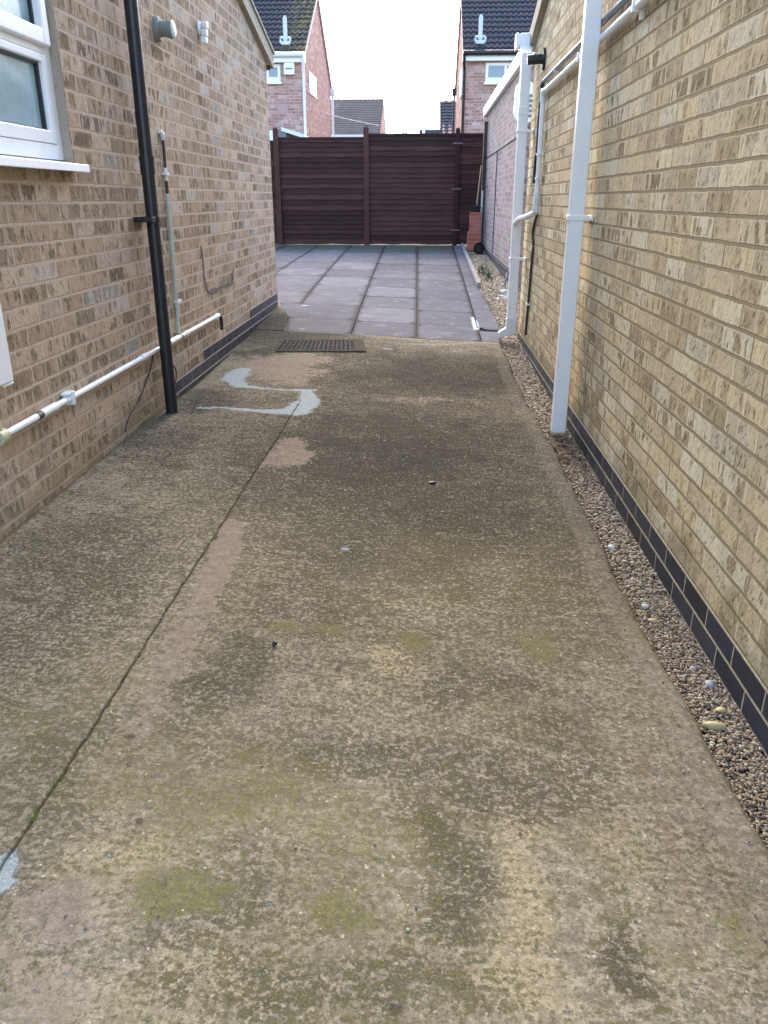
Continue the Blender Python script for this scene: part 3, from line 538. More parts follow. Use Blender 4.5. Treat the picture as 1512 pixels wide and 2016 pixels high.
def stones(name, pts, rad, IVv, IFf, pal=PAL, pw=None):
    n = len(pts); nv = len(IVv)
    sc = rad[:, None]*np.stack([rng.uniform(.8, 1.35, n), rng.uniform(.7, 1.1, n), rng.uniform(.45, .8, n)], -1)
    lump = 1+rng.uniform(-.16, .16, (n, nv)); A = rng.uniform(0, 6.28, n); T = rng.normal(0, .35, n)
    L = IVv[None]*lump[..., None]*sc[:, None]
    ca, sa, ct, st = np.cos(A)[:, None], np.sin(A)[:, None], np.cos(T)[:, None], np.sin(T)[:, None]
    x, y, z = L[..., 0], L[..., 1], L[..., 2]; y, z = y*ct-z*st, y*st+z*ct; x, y = x*ca-y*sa, x*sa+y*ca
    V = np.stack([x, y, z], -1)+pts[:, None]; Fc = (IFf[None]+(np.arange(n)*nv)[:, None, None]).reshape(-1, 3)
    me = bpy.data.meshes.new(name); me.vertices.add(n*nv); me.vertices.foreach_set('co', V.ravel())
    me.loops.add(Fc.size); me.loops.foreach_set('vertex_index', Fc.ravel().astype(np.int32)); me.polygons.add(len(Fc)); me.polygons.foreach_set('loop_start', np.arange(0, Fc.size, 3, dtype=np.int32))
    me.update(calc_edges=True); me.materials.append(MAT['stone']); me.polygons.foreach_set('use_smooth', np.ones(len(Fc), dtype=bool))
    ci = rng.choice(len(pal), n, p=pw); c = (pal[ci]*.62+.38*np.array([.27, .22, .165]))*rng.uniform(.85, 1.3, (n, 1))*np.array([.96, .96, .90]); c4 = np.concatenate([c, np.ones((n, 1))], 1); c4 = np.repeat(c4, nv, 0)
    a = me.color_attributes.new('stone', 'FLOAT_COLOR', 'POINT'); a.data.foreach_set('color', c4.astype(np.float32).ravel())
    o = bpy.data.objects.new(name, me); COL.objects.link(o); return o
P_, R_ = [], []
def scatter(y0, y1, dens, rlo, rhi, layers=1):
    for _ in range(layers):
        n = int(dens*(y1-y0)*.6)
        for _i in range(n):
            y = random.uniform(y0, y1); l, r = gx(y); l2 = float(right_edge(np.array(y))) if y < 7.3 else float(np.interp(y, [a for a, _ in strip], [b for _, b in strip]))
            r = min(r, 1.9) if y > 7.72 else XR
            if l2+.003 >= r: continue
            if random.random() > (r-l2)/.6: continue
            x = random.uniform(l2+.002, r-.003); rr = random.choice([random.uniform(rlo, rhi)]*6+[random.uniform(rhi, rhi*1.45)])
            P_.append((x, y, float(gravel_z(0, y))+random.uniform(-.008, .004))); R_.append(rr)
scatter(1.1, 2.6, 42000, .0022, .0055); scatter(2.6, 4.6, 21000, .0035, .0072); scatter(4.6, 7.7, 9000, .006, .010); scatter(7.7, 11.2, 5200, .008, .014); scatter(11.2, 17.3, 2800, .010, .018)
tag(stones('gravel', np.array(P_), np.array(R_), IV, IF), 'brown and buff pea gravel filling the strip along the buff wall', 'gravel', kind='stuff')
# pebbles one can single out
def one_pebble(u, v, r, mat, label, dz=0, cat='pebble', group=None, xyz=None):
    m = MB(); c = xyz or atg(u, v); z = float(gravel_z(0, c[1])) if dz == 0 else c[2]
    rock(m, (c[0], c[1], z+r[2]*.5), r, random.uniform(0, 50), sub=2); o = m.build('pebble', mat, smooth=True); tag(o, label, cat, group); return o
WP = pebble('white_pebble', (.48,.47,.44)); YP = pebble('yellow_stone', (.52,.42,.20)); DP = pebble('black_stone', (.012,.014,.018)); BP = pebble('blue_grey_stone', (.30,.34,.33))
one_pebble(1204, 1081, (.014, .016, .012), WP, 'round white pebble lying alone on the edge of the concrete beside the gravel', dz=1)
one_pebble(1412, 1397, (.030, .014, .010), YP, 'large flat yellow stone in the gravel near the dark plinth')
one_pebble(1289, 1195, (.016, .012, .008), pebble('orange_stone', (.50,.33,.20)), 'orange tan stone chip in the gravel halfway along the strip')
one_pebble(1402, 1317, (.014, .018, .010), BP, 'blue grey stone touching the dark plinth')
one_pebble(1273, 1168, (.012, .014, .009), WP, 'small white pebble in the middle of the gravel strip')
one_pebble(1368, 1287, (.010, .010, .008), WP, 'white pebble near the plinth above the yellow stone')
one_pebble(1426, 1367, (.016, .010, .008), YP, 'small yellow stone by the plinth above the large yellow one')
one_pebble(541, 1270, (.0075, .011, .010), DP, 'small black stone lying on the open driveway', dz=1)
one_pebble(851, 952, (.018, .013, .008), DP, 'flat black stone chip farther up the dark part of the driveway', dz=1)
for i in range(26):
    if i < 14: u, v = random.uniform(985, 1003), random.uniform(572, 586)
    else: u, v = random.uniform(950, 1000), random.uniform(560, 590)
    c = aty(u, v, 9.7); r = ray(u, v); t = (.19-EYE)/r[2]; p = (r[0]*t, r[1]*t, .19)
    if p[0] < .86: continue
    one_pebble(0, 0, (random.uniform(.018, .032), random.uniform(.018, .035), random.uniform(.013, .022)), WP, 'white pebble among those spilled on the gravel behind the far white downpipe', group='white pebbles spilled on the gravel', xyz=p)
# litter
lt = MB()
def blade(mb, c, L, wd, ang, tilt, mi=0):
    d = Vector((math.cos(ang)*math.cos(tilt), math.sin(ang)*math.cos(tilt), math.sin(tilt))); s_ = d.cross(Vector((0, 0, 1))).normalized()*wd; c = Vector(c)
    a, m_, e_ = c, c+d*L*.5+Vector((0, 0, L*.06)), c+d*L; mb.add([a-s_*.3, a+s_*.3, m_+s_, e_, m_-s_], [(0, 1, 2, 3, 4)], mi)
for i in range(260):
    y = random.gauss(4.3, .28); x = random.uniform(.74, .885); z = float(gravel_z(0, y))+random.uniform(.002, .014)
    if random.random() < .45: blade(lt, (x, y, z), random.uniform(.02, .04), random.uniform(.006, .012), random.uniform(0, 6.3), random.uniform(-.1, .5), 0)
    else: blade(lt, (x, y, z), random.uniform(.03, .09), .0012, random.uniform(0, 6.3), random.uniform(0, .25), 1)
for i in range(120):
    y = random.uniform(1.2, 7.2); x = random.choice([random.uniform(.73, .78), random.uniform(.86, .893)]); blade(lt, (x, y, float(gravel_z(0, y))+.006), random.uniform(.02, .06), .001, random.uniform(0, 6.3), random.uniform(0, .3), random.choice([0, 1, 1]))
tag(lt.build('leaf_litter', [MAT['leafdry'], MAT['straw']]), 'dead leaves and dry stalks around the foot of the near white downpipe', 'leaf litter', kind='stuff')
wd_ = MB()
for i in range(90):
    c = (random.gauss(.90, .04), random.uniform(11.5, 13.6)); z = float(gravel_z(0, c[1])); blade(wd_, (c[0], c[1], z), random.uniform(.05, .13), .008, random.uniform(0, 6.3), random.uniform(.4, 1.4))
tag(wd_.build('weed', MAT['weed']), 'low green weeds growing in the gravel at the far end', 'weed', kind='stuff')
ms = MB()
for i in range(60):
    y = random.choice([random.uniform(2.6, 3.1), random.uniform(1.2, 5)]); x = float(joint_x(np.array(y)))+random.gauss(0, .004); z = float(gz(x, y))-.002
    rock(ms, (x, y, z), (random.uniform(.003, .006), random.uniform(.006, .02), .004), i, sub=1)
px, py, pz = atg(423, 1060)
for i in range(8): rock(ms, (px+random.gauss(0, .004), py+random.gauss(0, .012), pz+.001), (.008, .014, .006), i+.5, sub=1)
tag(ms.build('moss', plain('moss', (.06,.075,.015), .95, .1, var=.3, scale=60), smooth=True), 'green moss growing in the long joint of the driveway', 'moss', kind='stuff')

P_, R_ = [], []
for i in range(620):
    y = 1.0+6.2*random.random()**1.6; x = random.uniform(-1.5, .70) if random.random() < .55 else float(right_edge(np.array(y)))-abs(random.gauss(0, .06))-.01
    P_.append((x, y, float(gz(x, y))+.001)); R_.append(random.uniform(.0012, .0034)*(1+.15*y))
tag(stones('grit', np.array(P_), np.array(R_), IV, IF, np.array([(.45,.40,.32), (.30,.24,.17), (.12,.10,.08), (.55,.52,.46), (.40,.15,.10), (.20,.16,.12)])), 'loose grit and small stones strewn over the concrete', 'grit', kind='stuff')
# manhole cover
mt = thing('manhole_cover', (-.95, 6.9, float(gz(-.95, 6.9))), 'dark rectangular cast inspection cover set in the concrete before the patio', 'manhole cover')
cz = max(float(gz(x_, y_)) for x_ in (-1.33, -.64) for y_ in (6.78, 7.2)); c0, c1_, c2_, c3 = atg(545,692), atg(700,692), atg(697,672), atg(562,672)
def gq(p, dz): return (p[0], p[1], float(gz(p[0], p[1]))+dz)
MC = plain('cast_iron', (.016,.016,.018), .9, .1, 0, var=.3, dirt=.35, dirtcol=(.09,.08,.075), scale=14, bump=.002)
A, B, C_, D_ = [Vector(gq(p, .012)) for p in (c0, c1_, c2_, c3)]
gn, gm_ = 69, 29; vs = []; rim = []
for j in range(gm_):
    for i in range(gn):
        s_, t_ = i/(gn-1), j/(gm_-1); p = (A*(1-s_)+B*s_)*(1-t_)+(D_*(1-s_)+C_*s_)*t_; up_ = (i % 4 in (1, 2)) and (j % 4 in (1, 2)) and 0 < i < gn-2 and 0 < j < gm_-2
        vs.append((p.x, p.y, p.z+(.006 if up_ else 0)))
m = MB(); m.add(vs, [(j*gn+i, j*gn+i+1, (j+1)*gn+i+1, (j+1)*gn+i) for j in range(gm_-1) for i in range(gn-1)]); m.build('cover_plate', MC, mt)
m = MB(); o1 = [Vector(gq(p, .012)) for p in (atg(540,694), atg(722,694), atg(714,670), atg(556,670))]; i1 = [A, B, C_, D_]
for i in range(4):
    j = (i+1) % 4; m.add([o1[i], o1[j], i1[j]+Vector((0,0,.003)), i1[i]+Vector((0,0,.003))], [(0, 1, 2, 3)])
m.build('frame', plain('rusty_frame', (.055,.050,.043), .95, .03, var=.2, dirt=.5, scale=18, bump=.002), mt)

# ------------------------------------------------------------ near left house
LH = thing('brick_house', (-3.5, 3, 0), 'brown brick bungalow side wall on the left with a white framed window', 'house')
YF = .55; YC = 8.50                                             # far corner
WY0, WY1, WZ0, WZ1 = 1.85, 3.72, 1.445, 2.36
def rakeL(y): return 2.60+.235*(YC-y) if y > 3 else 2.60+.235*(YC-3)-.235*(3-y)
m = MB(); x0, x1 = XL-.24, XL
m.box((x0, YF, -.2), (x1, YC, WZ0)); m.box((x0, YF, WZ0), (x1, WY0, WZ1)); m.box((x0, WY1, WZ0), (x1, YC, WZ1))
m.prism([(x0, YF, WZ1), (x0, YC, WZ1), (x0, YC, rakeL(YC)), (x0, 3, rakeL(3)), (x0, YF, rakeL(YF))], (x1-x0, 0, 0))
m.box((-7, YC-.24, -.2), (x0, YC, 2.6)); m.box((-7, YF, -.2), (x0, YF+.24, 2.9))
m.build('wall', MAT['brick_l'], LH)
m = MB()                                               # stepped blue brick plinth, 3 mm proud
for (a, b_, zt) in ((4.78, 5.52, .236), (5.52, 7.12, .311), (7.12, YC+.003, .386)): m.box((XL-.02, a, -.1), (XL+.003, b_, zt))
m.box((-7, YC-.05, -.1), (XL+.0029, YC+.0031, .386)); m.build('plinth', MAT['plinth_l'], LH)
m = MB()
def roof_slab(mb, xa, xb, rake, y0, y1, ym, th=.1, ov=.05):
    for (a, b_) in ((y0, ym), (ym, y1)):
        mb.prism([(xa, a, rake(a)+.03), (xa, b_, rake(b_)+.03), (xa, b_, rake(b_)+.03+th), (xa, a, rake(a)+.03+th)], (xb-xa, 0, 0))
roof_slab(m, -7.2, XL-.02, rakeL, YF-.15, YC+.16, 3, .09); m.build('roof', MAT['tile'], LH)
m = MB(); xv0, xv1 = XL-.02, XL+.045
for (a, b_) in ((YF-.15, 3), (3, YC+.16)):
    m.prism([(xv0, a, rakeL(a)-.085), (xv0, b_, rakeL(b_)-.085), (xv0, b_, rakeL(b_)+.035), (xv0, a, rakeL(a)+.035)], (xv1-xv0, 0, 0))
m.build('verge_board', MAT['verge'], LH)
m = MB()
for (a, b_) in ((YF-.17, 3), (3, YC+.17)):
    m.prism([(xv0-.01, a, rakeL(a)+.037), (xv0-.01, b_, rakeL(b_)+.037), (xv0-.01, b_, rakeL(b_)+.06), (xv0-.01, a, rakeL(a)+.06)], (.09, 0, 0))
m.build('verge_tile', MAT['verge'], LH)
m = MB(); m.tube([(-7, YC+.13, 2.515), (XL+.02, YC+.13, 2.515)], .055, 16); m.build('gutter', MAT['black'], LH, smooth=True)
# window
W = MB(); XF = XL-.042
fr = .055
def frame_rect(mb, xf, xb, ya, yb, za, zb, wl, wr, wt, wbm):
    mb.box((xb, ya, za), (xf, ya+wl, zb)); mb.box((xb, yb-wr, za), (xf, yb, zb)); mb.box((xb, ya+wl, zb-wt), (xf, yb-wr, zb)); mb.box((xb, ya+wl, za), (xf, yb-wr, za+wbm))
frame_rect(W, XF, XF-.06, WY0, WY1, WZ0+.012, WZ1, .05, .05, .05, .06)
W.box((XF-.06, WY0+.05, 1.855), (XF-.001, WY1-.05, 1.905))
win = W.build('window', MAT['white'], LH, bevel=.004)
m = MB(); frame_rect(m, XF+.006, XF-.045, WY0+.052, WY1-.052, WZ0+.074, 1.853, .045, .045, .03, .05); m.build('fixed_sash', MAT['white'], win, bevel=.005)
m = MB(); frame_rect(m, XF+.026, XF-.04, WY0+.035, WY1-.035, 1.885, WZ1-.03, .055, .055, .05, .06); m.build('top_sash', MAT['white'], win, bevel=.006)
m = MB(); m.box((XF-.035, WY0+.1, WZ0+.126), (XF-.028, WY1-.099, 1.822)); m.build('pane', MAT['pane'], win)
m = MB(); m.box((XF-.035, WY0+.09, 1.946), (XF-.02, WY1-.091, WZ1-.081)); m.build('pane', MAT['pane'], win)
m = MB(); frame_rect(m, XF-.012, XF-.028, WY0+.0975, WY1-.0975, WZ0+.1245, 1.8225, .007, .014, .008, .004); frame_rect(m, XF-.006, XF-.0195, WY0+.0905, WY1-.0905, 1.9455, WZ1-.0805, .006, .012, .006, .004)
m.build('gasket', MAT['black'], win)
m = MB(); m.prism([(XF-.03, WY0-.05, WZ0+.011), (XL+.062, WY0-.05, WZ0-.005), (XL+.066, WY0-.05, WZ0-.037), (XL+.05, WY0-.05, WZ0-.037), (XL+.046, WY0-.05, WZ0-.022), (XF-.03, WY0-.05, WZ0-.012)], (0, WY1-WY0+.06, 0)); m.build('sill', MAT['white'], win, bevel=.003)
m = MB(); m.box((XF-.07, WY1-.004, WZ0+.012), (XL-.002, WY1-.001, WZ1)); m.build('reveal', MAT['render'], win)

# ------------------------------------------------------------ near right house
RH = thing('brick_house', (2.8, 3, 0), 'buff brick bungalow side wall on the right above a blue black brick plinth', 'house')
YR = 7.73
def rakeR(y): return 2.60+.30*(YR-y) if y > 3 else 2.60+.30*(YR-3)-.30*(3-y)
m = MB(); x0, x1 = XR, XR+.24
m.prism([(x0, YF, -.2), (x0, YR, -.2), (x0, YR, rakeR(YR)), (x0, 3, rakeR(3)), (x0, YF, rakeR(YF))], (x1-x0, 0, 0)); m.box((x1, YR-.24, -.2), (6, YR, 2.6)); m.box((x1, YF, -.2), (6, YF+.24, 2.8))
m.build('wall', MAT['brick_r'], RH)
m = MB(); m.box((XR-.003, YF-.003, -.15), (XR+.02, YR+.003, .1275)); m.box((XR-.0029, YR-.02, -.15), (6, YR+.0031, .1275)); m.build('plinth', MAT['plinth_r'], RH)
m = MB(); roof_slab(m, XR+.02, 6.2, rakeR, YF-.15, YR+.12, 3, .09); m.build('roof', MAT['tile'], RH)
m = MB(); xv0, xv1 = XR-.05, XR+.02
for (a, b_) in ((YF-.15, 3), (3, YR+.12)): m.prism([(xv0, a, rakeR(a)-.085), (xv0, b_, rakeR(b_)-.085), (xv0, b_, rakeR(b_)+.05), (xv0, a, rakeR(a)+.05)], (xv1-xv0, 0, 0))
m.build('verge_board', MAT['verge'], RH)
m = MB(); g0 = YR+.03
m.prism([(.745, g0, 2.60), (.745, g0, 2.53), (.745, g0+.02, 2.50), (.745, g0+.09, 2.50), (.745, g0+.12, 2.54), (.745, g0+.125, 2.60)], (5.2, 0, 0)); m.build('gutter', MAT['white'], RH, bevel=.003)
m = MB(); m.box((.735, g0-.005, 2.49), (.752, g0+.13, 2.612)); m.box((.77, g0-.012, 2.488), (.87, g0+.135, 2.606)); m.build('gutter_end', MAT['white'], RH, bevel=.004)

# ------------------------------------------------------------ white downpipes
def dpipe(name, x, y, zb, zt, label, shoe, joints, brackets):
    t = thing(name, (x, y, zb), label, 'downpipe'); w2 = .041; dd = .033
    m = MB(); m.box((x-w2, y-dd, zb), (x+w2, y+dd, zt)); m.build('pipe', MAT['white'], t, bevel=.007)
    for z in joints:
        m = MB(); m.box((x-w2-.004, y-dd-.004, z), (x+w2+.004, y+dd+.004, z+.055)); m.box((x-w2-.007, y-dd-.007, z+.045), (x+w2+.007, y+dd+.007, z+.058)); m.build('socket', MAT['white'], t, bevel=.002)
    for z in brackets:
        m = MB(); m.box((x-w2-.007, y-dd-.006, z-.014), (x+w2+.007, y+dd+.006, z+.014)); m.box((x+w2, y-.018+.02, z-.011), (XR-.001, y+.01+.02, z+.011)); m.box((XR-.012, y-.06, z-.014), (XR-.001, y+.07, z+.014)); m.build('bracket', MAT['white'], t, bevel=.003)
    if shoe:
        m = MB(); m.box((x-w2-.005, y-dd-.005, zb-.005), (x+w2+.005, y+dd+.005, zb+.10)); m.build('shoe_socket', MAT['white_old'], t, bevel=.005)
        m = MB(); m.prism([(x-w2-.004, y-dd-.004, zb+.01), (x-w2-.075, y-dd-.004, zb-.035), (x-w2-.055, y-dd-.004, zb-.085), (x+w2+.004, y-dd-.004, zb-.045), (x+w2+.004, y-dd-.004, zb+.01)], (0, 2*dd+.008, 0)); m.build('shoe', MAT['white_old'], t, bevel=.008)
    return t
dpipe('downpipe', .812, 4.64, .0, 3.3, 'nearer square white downpipe standing off the buff wall, ending in the gravel', False, [], [1.205])
t2 = dpipe('downpipe', .80, 7.50, .185, 2.42, 'farther square white downpipe with a shoe, at the rear corner of the buff house', True, [1.96], [1.84, .80])
m = MB(); m.prism([(.759, 7.467, 2.40), (.841, 7.467, 2.40), (.875, 7.72, 2.50), (.77, 7.72, 2.50)], (0, .066, 0)) ; m.build('offset_bend', MAT['white'], t2, bevel=.006)

# white waste pipe and grey pipe high on the buff wall
t = thing('waste_pipe', (XR, 6.75, 2.05), 'white waste pipe running along the buff wall, down and into the farther white downpipe', 'pipe')
xp = XR-.032; m = MB(); m.tube([(xp, YF+.1, 2.052), (xp, 6.72, 2.052)], .0185, 16); m.build('horizontal_pipe', MAT['white'], t, smooth=True)
m = MB(); m.tube([(xp, 6.66, 2.052), (xp, 6.745, 2.052)], .025, 16); m.tube([(xp, 6.76, 2.075), (xp, 6.76, 1.98)], .025, 16); m.build('elbow', MAT['white_old'], t, smooth=True)
m = MB(); m.tube([(xp, 6.76, 2.0), (xp, 6.76, 1.22)], .0185, 16); m.build('vertical_pipe', MAT['white'], t, smooth=True)
m = MB(); m.tube([(xp, 6.76, 1.35), (xp, 6.76, 1.20)], .027, 16); m.tube(curve_pts([(xp, 6.76, 1.22), (xp-.01, 6.80, 1.195), (.83, 7.05, 1.165), (.80, 7.30, 1.14), (.785, 7.47, 1.10)], 6), .024, 16); m.build('lower_bend', MAT['white_old'], t, smooth=True)
for y in (5.2, 3.9):
    m = MB(); m.box((xp-.024, y-.012, 2.027), (XR-.001, y+.012, 2.077)); m.box((XR-.02, y-.01, 2.0), (XR-.001, y+.01, 2.03)); m.build('clip', MAT['white_old'], t, bevel=.003)
for z in (1.62, 1.45):
    m = MB(); m.box((xp-.023, 6.735, z-.01), (XR-.001, 6.785, z+.01)); m.build('clip', MAT['white_old'], t, bevel=.003)
t = thing('grey_pipe', (XR, 6.8, 2.13), 'grey plastic pipe above the white one on the buff wall, turning down as black hose', 'pipe')
xg = XR-.028; m = MB(); m.tube([(xg, YF+.1, 2.130), (xg, 6.86, 2.130)], .0165, 16); m.build('horizontal_pipe', MAT['greypipe'], t, smooth=True)
for y in (5.05, 3.98, 6.2):
    m = MB(); m.tube([(xg, y-.03, 2.13), (xg, y+.03, 2.13)], .0205, 16); m.build('coupling', MAT['alu'], t, smooth=True)
m = MB(); m.tube(curve_pts([(xg, 6.80, 2.13), (xg, 6.88, 2.115), (xg, 6.92, 2.05), (xg, 6.93, 1.85), (xg, 6.94, 1.65), (xg, 6.99, 1.55), (xg, 7.0, 1.42)], 8), .0175, 14); m.build('down_hose', MAT['black'], t, smooth=True)
t = thing('cable', (XR, 7, 1.15), 'brown cable hanging down the buff wall below the white bend, beside the far downpipe', 'cable')
xc = XR-.014; m = MB(); m.tube(curve_pts([(xc, 6.80, 1.19), (xc, 6.92, 1.12), (xc, 7.0, 1.03), (xc, 6.92, .93), (xc, 6.95, .75), (xc, 6.99, .50), (xc, 7.04, .20)], 8), .011, 10); m.build('cable_run', MAT['brownmetal'], t, smooth=True)
m = MB(); m.box((XR-.03, 6.98, .455), (XR-.001, 7.05, .472)); m.build('clip', MAT['white_old'], t)
# black flue elbow
t = thing('flue', (XR, 7.05, 2.37), 'black boiler flue elbow sticking out of the buff wall below the verge', 'flue')
c = Vector((XR, 7.08, 2.315)); m = MB(); m.tube([c, c+Vector((-.02, 0, 0))], .078, 24); m.build('wall_plate', MAT['black'], t, smooth=True)
m = MB(); m.tube(curve_pts([c+Vector((-.01, 0, 0)), c+Vector((-.05, 0, 0)), c+Vector((-.09, 0, -.003)), c+Vector((-.135, 0, -.006))], 4), .036, 20); m.build('outlet', MAT['black'], t, smooth=True)
m = MB()
m.tube([c+Vector((-.075, 0, -.003)), c+Vector((-.085, 0, -.003))], .041, 20)
m.build('collar', MAT['black'], t, smooth=True)

# ------------------------------------------------------------ fittings on the brown wall
t = thing('downpipe', (-1.478, 4.49, .12), 'round black downpipe on the brown wall, ending above the path', 'downpipe')
xb_, yb_ = -1.478, 4.49; zg = float(gz(xb_, yb_)); m = MB(); m.tube([(xb_, yb_, zg+.005), (xb_, yb_, 3.35)], .034, 26); m.build('pipe', MAT['black'], t, smooth=True)
m = MB(); m.tube([(xb_, yb_, 1.42), (xb_, yb_, 1.50)], .0385, 26); m.tube([(xb_, yb_, 1.49), (xb_, yb_, 1.51)], .041, 26); m.build('socket', MAT['black'], t, smooth=True)
m = MB(); m.tube([(xb_, yb_, 1.185), (xb_, yb_, 1.215)], .038, 26); m.box((XL+.001, yb_-.10, 1.185), (xb_+.03, yb_-.035, 1.212)); m.box((XL+.001, yb_+.02, 1.185), (xb_, yb_+.06, 1.212)); m.build('bracket', MAT['black'], t, bevel=.002)
xw = XL+.022
t = thing('overflow_pipe', (XL, 4.2, .49), 'white horizontal pipe low on the brown wall, passing behind the black downpipe', 'pipe')
m = MB(); m.tube([(xw, YF+.1, .497), (xw, 5.92, .497)], .0140, 16); m.build('pipe', MAT['white_old'], t, smooth=True)
for a, b_ in ((3.02, 3.16), (3.25, 3.31), (4.72, 4.9), (5.80, 5.92), (2.62, 2.655), (4.22, 4.30), (5.05, 5.1)):
    m = MB(); m.tube([(xw, a, .497), (xw, b_, .497)], .0175, 16); m.build('socket', MAT['white_old'], t, smooth=True)
for a, b_, r_ in ((2.98, 3.02, .0160), (2.655, 2.67, .0160), (4.95, 4.965, .0165)):
    m = MB(); m.tube([(xw, a, .497), (xw, b_, .497)], r_, 16); m.build('rubber_seal', MAT['cable'], t, smooth=True)
m = MB(); m.box((XL+.001, 3.285, .470), (xw+.022, 3.305, .528)); m.box((XL+.001, 3.25, .515), (xw+.015, 3.325, .526)); m.build('clip', MAT['white_old'], t, bevel=.003)
m = MB(); m.tube(curve_pts([(xw, 5.90, .497), (xw+.004, 5.95, .492), (xw+.008, 5.97, .46), (xw+.008, 5.97, .385)], 6), .0125, 14); m.build('end_elbow', MAT['black'], t, smooth=True)
t = thing('conduit', (XL, 5.0, .52), 'thin pale green conduit rising from the white pipe on the brown wall', 'conduit')
xc = XL+.014; m = MB(); m.tube([(xc, 4.95, .515), (xc, 4.97, .80), (xc, 4.98, 1.33)], .0115, 12); m.build('conduit_tube', MAT['palegreen'], t, smooth=True)
m = MB(); m.tube([(xc, 4.985, 1.33), (xc, 4.985, 1.40)], .010, 12); m.tube([(xc, 4.99, 1.47), (xc, 4.995, 1.62)], .009, 12); m.build('exposed_cable', MAT['cable'], t, smooth=True)
m = MB(); m.tube([(xc, 4.985, 1.40), (xc, 4.99, 1.47)], .0115, 12); m.box((XL+.001, 4.955, 1.43), (xc+.014, 5.015, 1.447)); m.build('clip', MAT['white_old'], t, smooth=True)
m = MB(); m.box((XL+.001, 4.95, .70), (xc+.014, 5.03, .716)); m.build('clip', MAT['white_old'], t, smooth=True)
m = MB(); m.tube([(xc, 4.995, 1.62), (xc, 4.985, 1.65), (xc-.008, 4.96, 1.665)], .014, 12); m.build('end_cap', MAT['white_old'], t, smooth=True)
# thin cable loop
t = thing('cable', (XL, 4.4, .3), 'thin black cable looping below the white pipe on either side of the black downpipe', 'cable')
P1 = [atx(u, v, XL+.006) for u, v in ((318,684), (309,680), (303,690), (298,720), (290,745), (275,785), (255,820), (246,850))]
m = MB(); m.tube(curve_pts(P1, 6), .0035, 8); P2 = [atx(u, v, XL+.012) for u, v in ((328,690), (338,712), (346,728), (347,742), (345,756))]; m.tube(curve_pts(P2, 6), .004, 8); m.build('cable_run', MAT['cable'], t, smooth=True)
# extractor vent
t = thing('extractor_vent', (XL, 5.1, 2.2), 'round grey extractor vent with conical body high on the brown wall', 'vent')
c = Vector((XL, 5.10, 2.195)); m = MB(); m.tube([c+Vector((.001, 0, 0)), c+Vector((.018, 0, 0)), c+Vector((.028, 0, 0))], [.064, .064, .057], 28); m.build('flange', MAT['vent'], t, smooth=True)
m = MB(); m.tube([c+Vector((.02, 0, 0)), c+Vector((.045, 0, 0)), c+Vector((.092, 0, -.004)), c+Vector((.098, 0, -.004))], [.044, .039, .046, .043], 28); m.build('body', MAT['vent'], t, smooth=True)
m = MB(); m.tube([c+Vector((.099, 0, -.004)), c+Vector((.106, 0, -.004))], [.047, .038], 28); m.build('cap', MAT['alu'], t, smooth=True)
# security light
t = thing('security_light', (XL, 6.05, 2.3), 'small white security light with a stepped head below the verge of the brown wall', 'light')
c = Vector((XL, 6.07, 2.345)); m = MB(); m.tube([c+Vector((.001, 0, .02)), c+Vector((.022, 0, .02))], [.044, .038], 24); m.build('base', MAT['white'], t, smooth=True)
for q in range(3):
    m = MB(); o_ = c+Vector((.046-.006*q, -.015, .038-.044*q)); m.box(o_+Vector((-.018, -.026, -.022)), o_+Vector((.018, .026, .020))); m.build('lamp_head', MAT['white'], t, bevel=.006)
m = MB(); m.box(c+Vector((.015, -.012, -.07)), c+Vector((.027, .015, .05))); m.build('bracket', MAT['white_old'], t, bevel=.003)
# meter cabinet and yellowed pipe
t = thing('meter_cabinet', (XL, 2.5, .66), 'white meter cabinet on the brown wall below the window at the left edge', 'cabinet')
m = MB(); m.box((XL+.001, 2.3, .69), (XL+.048, 2.77, 1.22)); m.build('box', MAT['white_old'], t, bevel=.004)
m = MB(); m.box((XL+.049, 2.31, .685), (XL+.062, 2.785, 1.225)); m.box((XL+.045, 2.72, .672), (XL+.058, 2.79, .684)); m.build('door', MAT['white'], t, bevel=.005)
t = thing('gas_pipe', (XL, 2.7, .5), 'yellowed vertical pipe below the meter cabinet', 'pipe')
m = MB(); m.tube([(XL+.022, 2.66, .675), (XL+.026, 2.685, .52)], .013, 14); m.build('tube', MAT['cream'], t, smooth=True)
m = MB(); m.tube([(XL+.028, 2.66, .50), (XL+.028, 2.71, .50)], .0275, 14); m.build('tee', MAT['cream'], t, smooth=True)
# mortared crack
m = MB()
def strip_on_wall(pts, wd):
    P = [atx(u, v, XL+.003) for u, v in pts]; P = curve_pts(P, 5)
    for i, (a, b_) in enumerate(zip(P[:-1], P[1:])):
        d = (b_-a).normalized(); s_ = Vector((0, -d.z, d.y))*wd*random.uniform(.6, 1.4); m.prism([a-s_, b_-s_, b_+s_, a+s_], (.004, 0, 0))
strip_on_wall([(395,484), (399,510), (402,545), (409,575)], .007); strip_on_wall([(409,575), (425,570), (440,562), (458,556)], .011); strip_on_wall([(458,556), (459,530)], .006)
tag(m.build('mortar_repair', MAT['mortar'], None), 'dark mortar scar tracing a half frame on the brown wall right of the black downpipe', 'mortar repair')

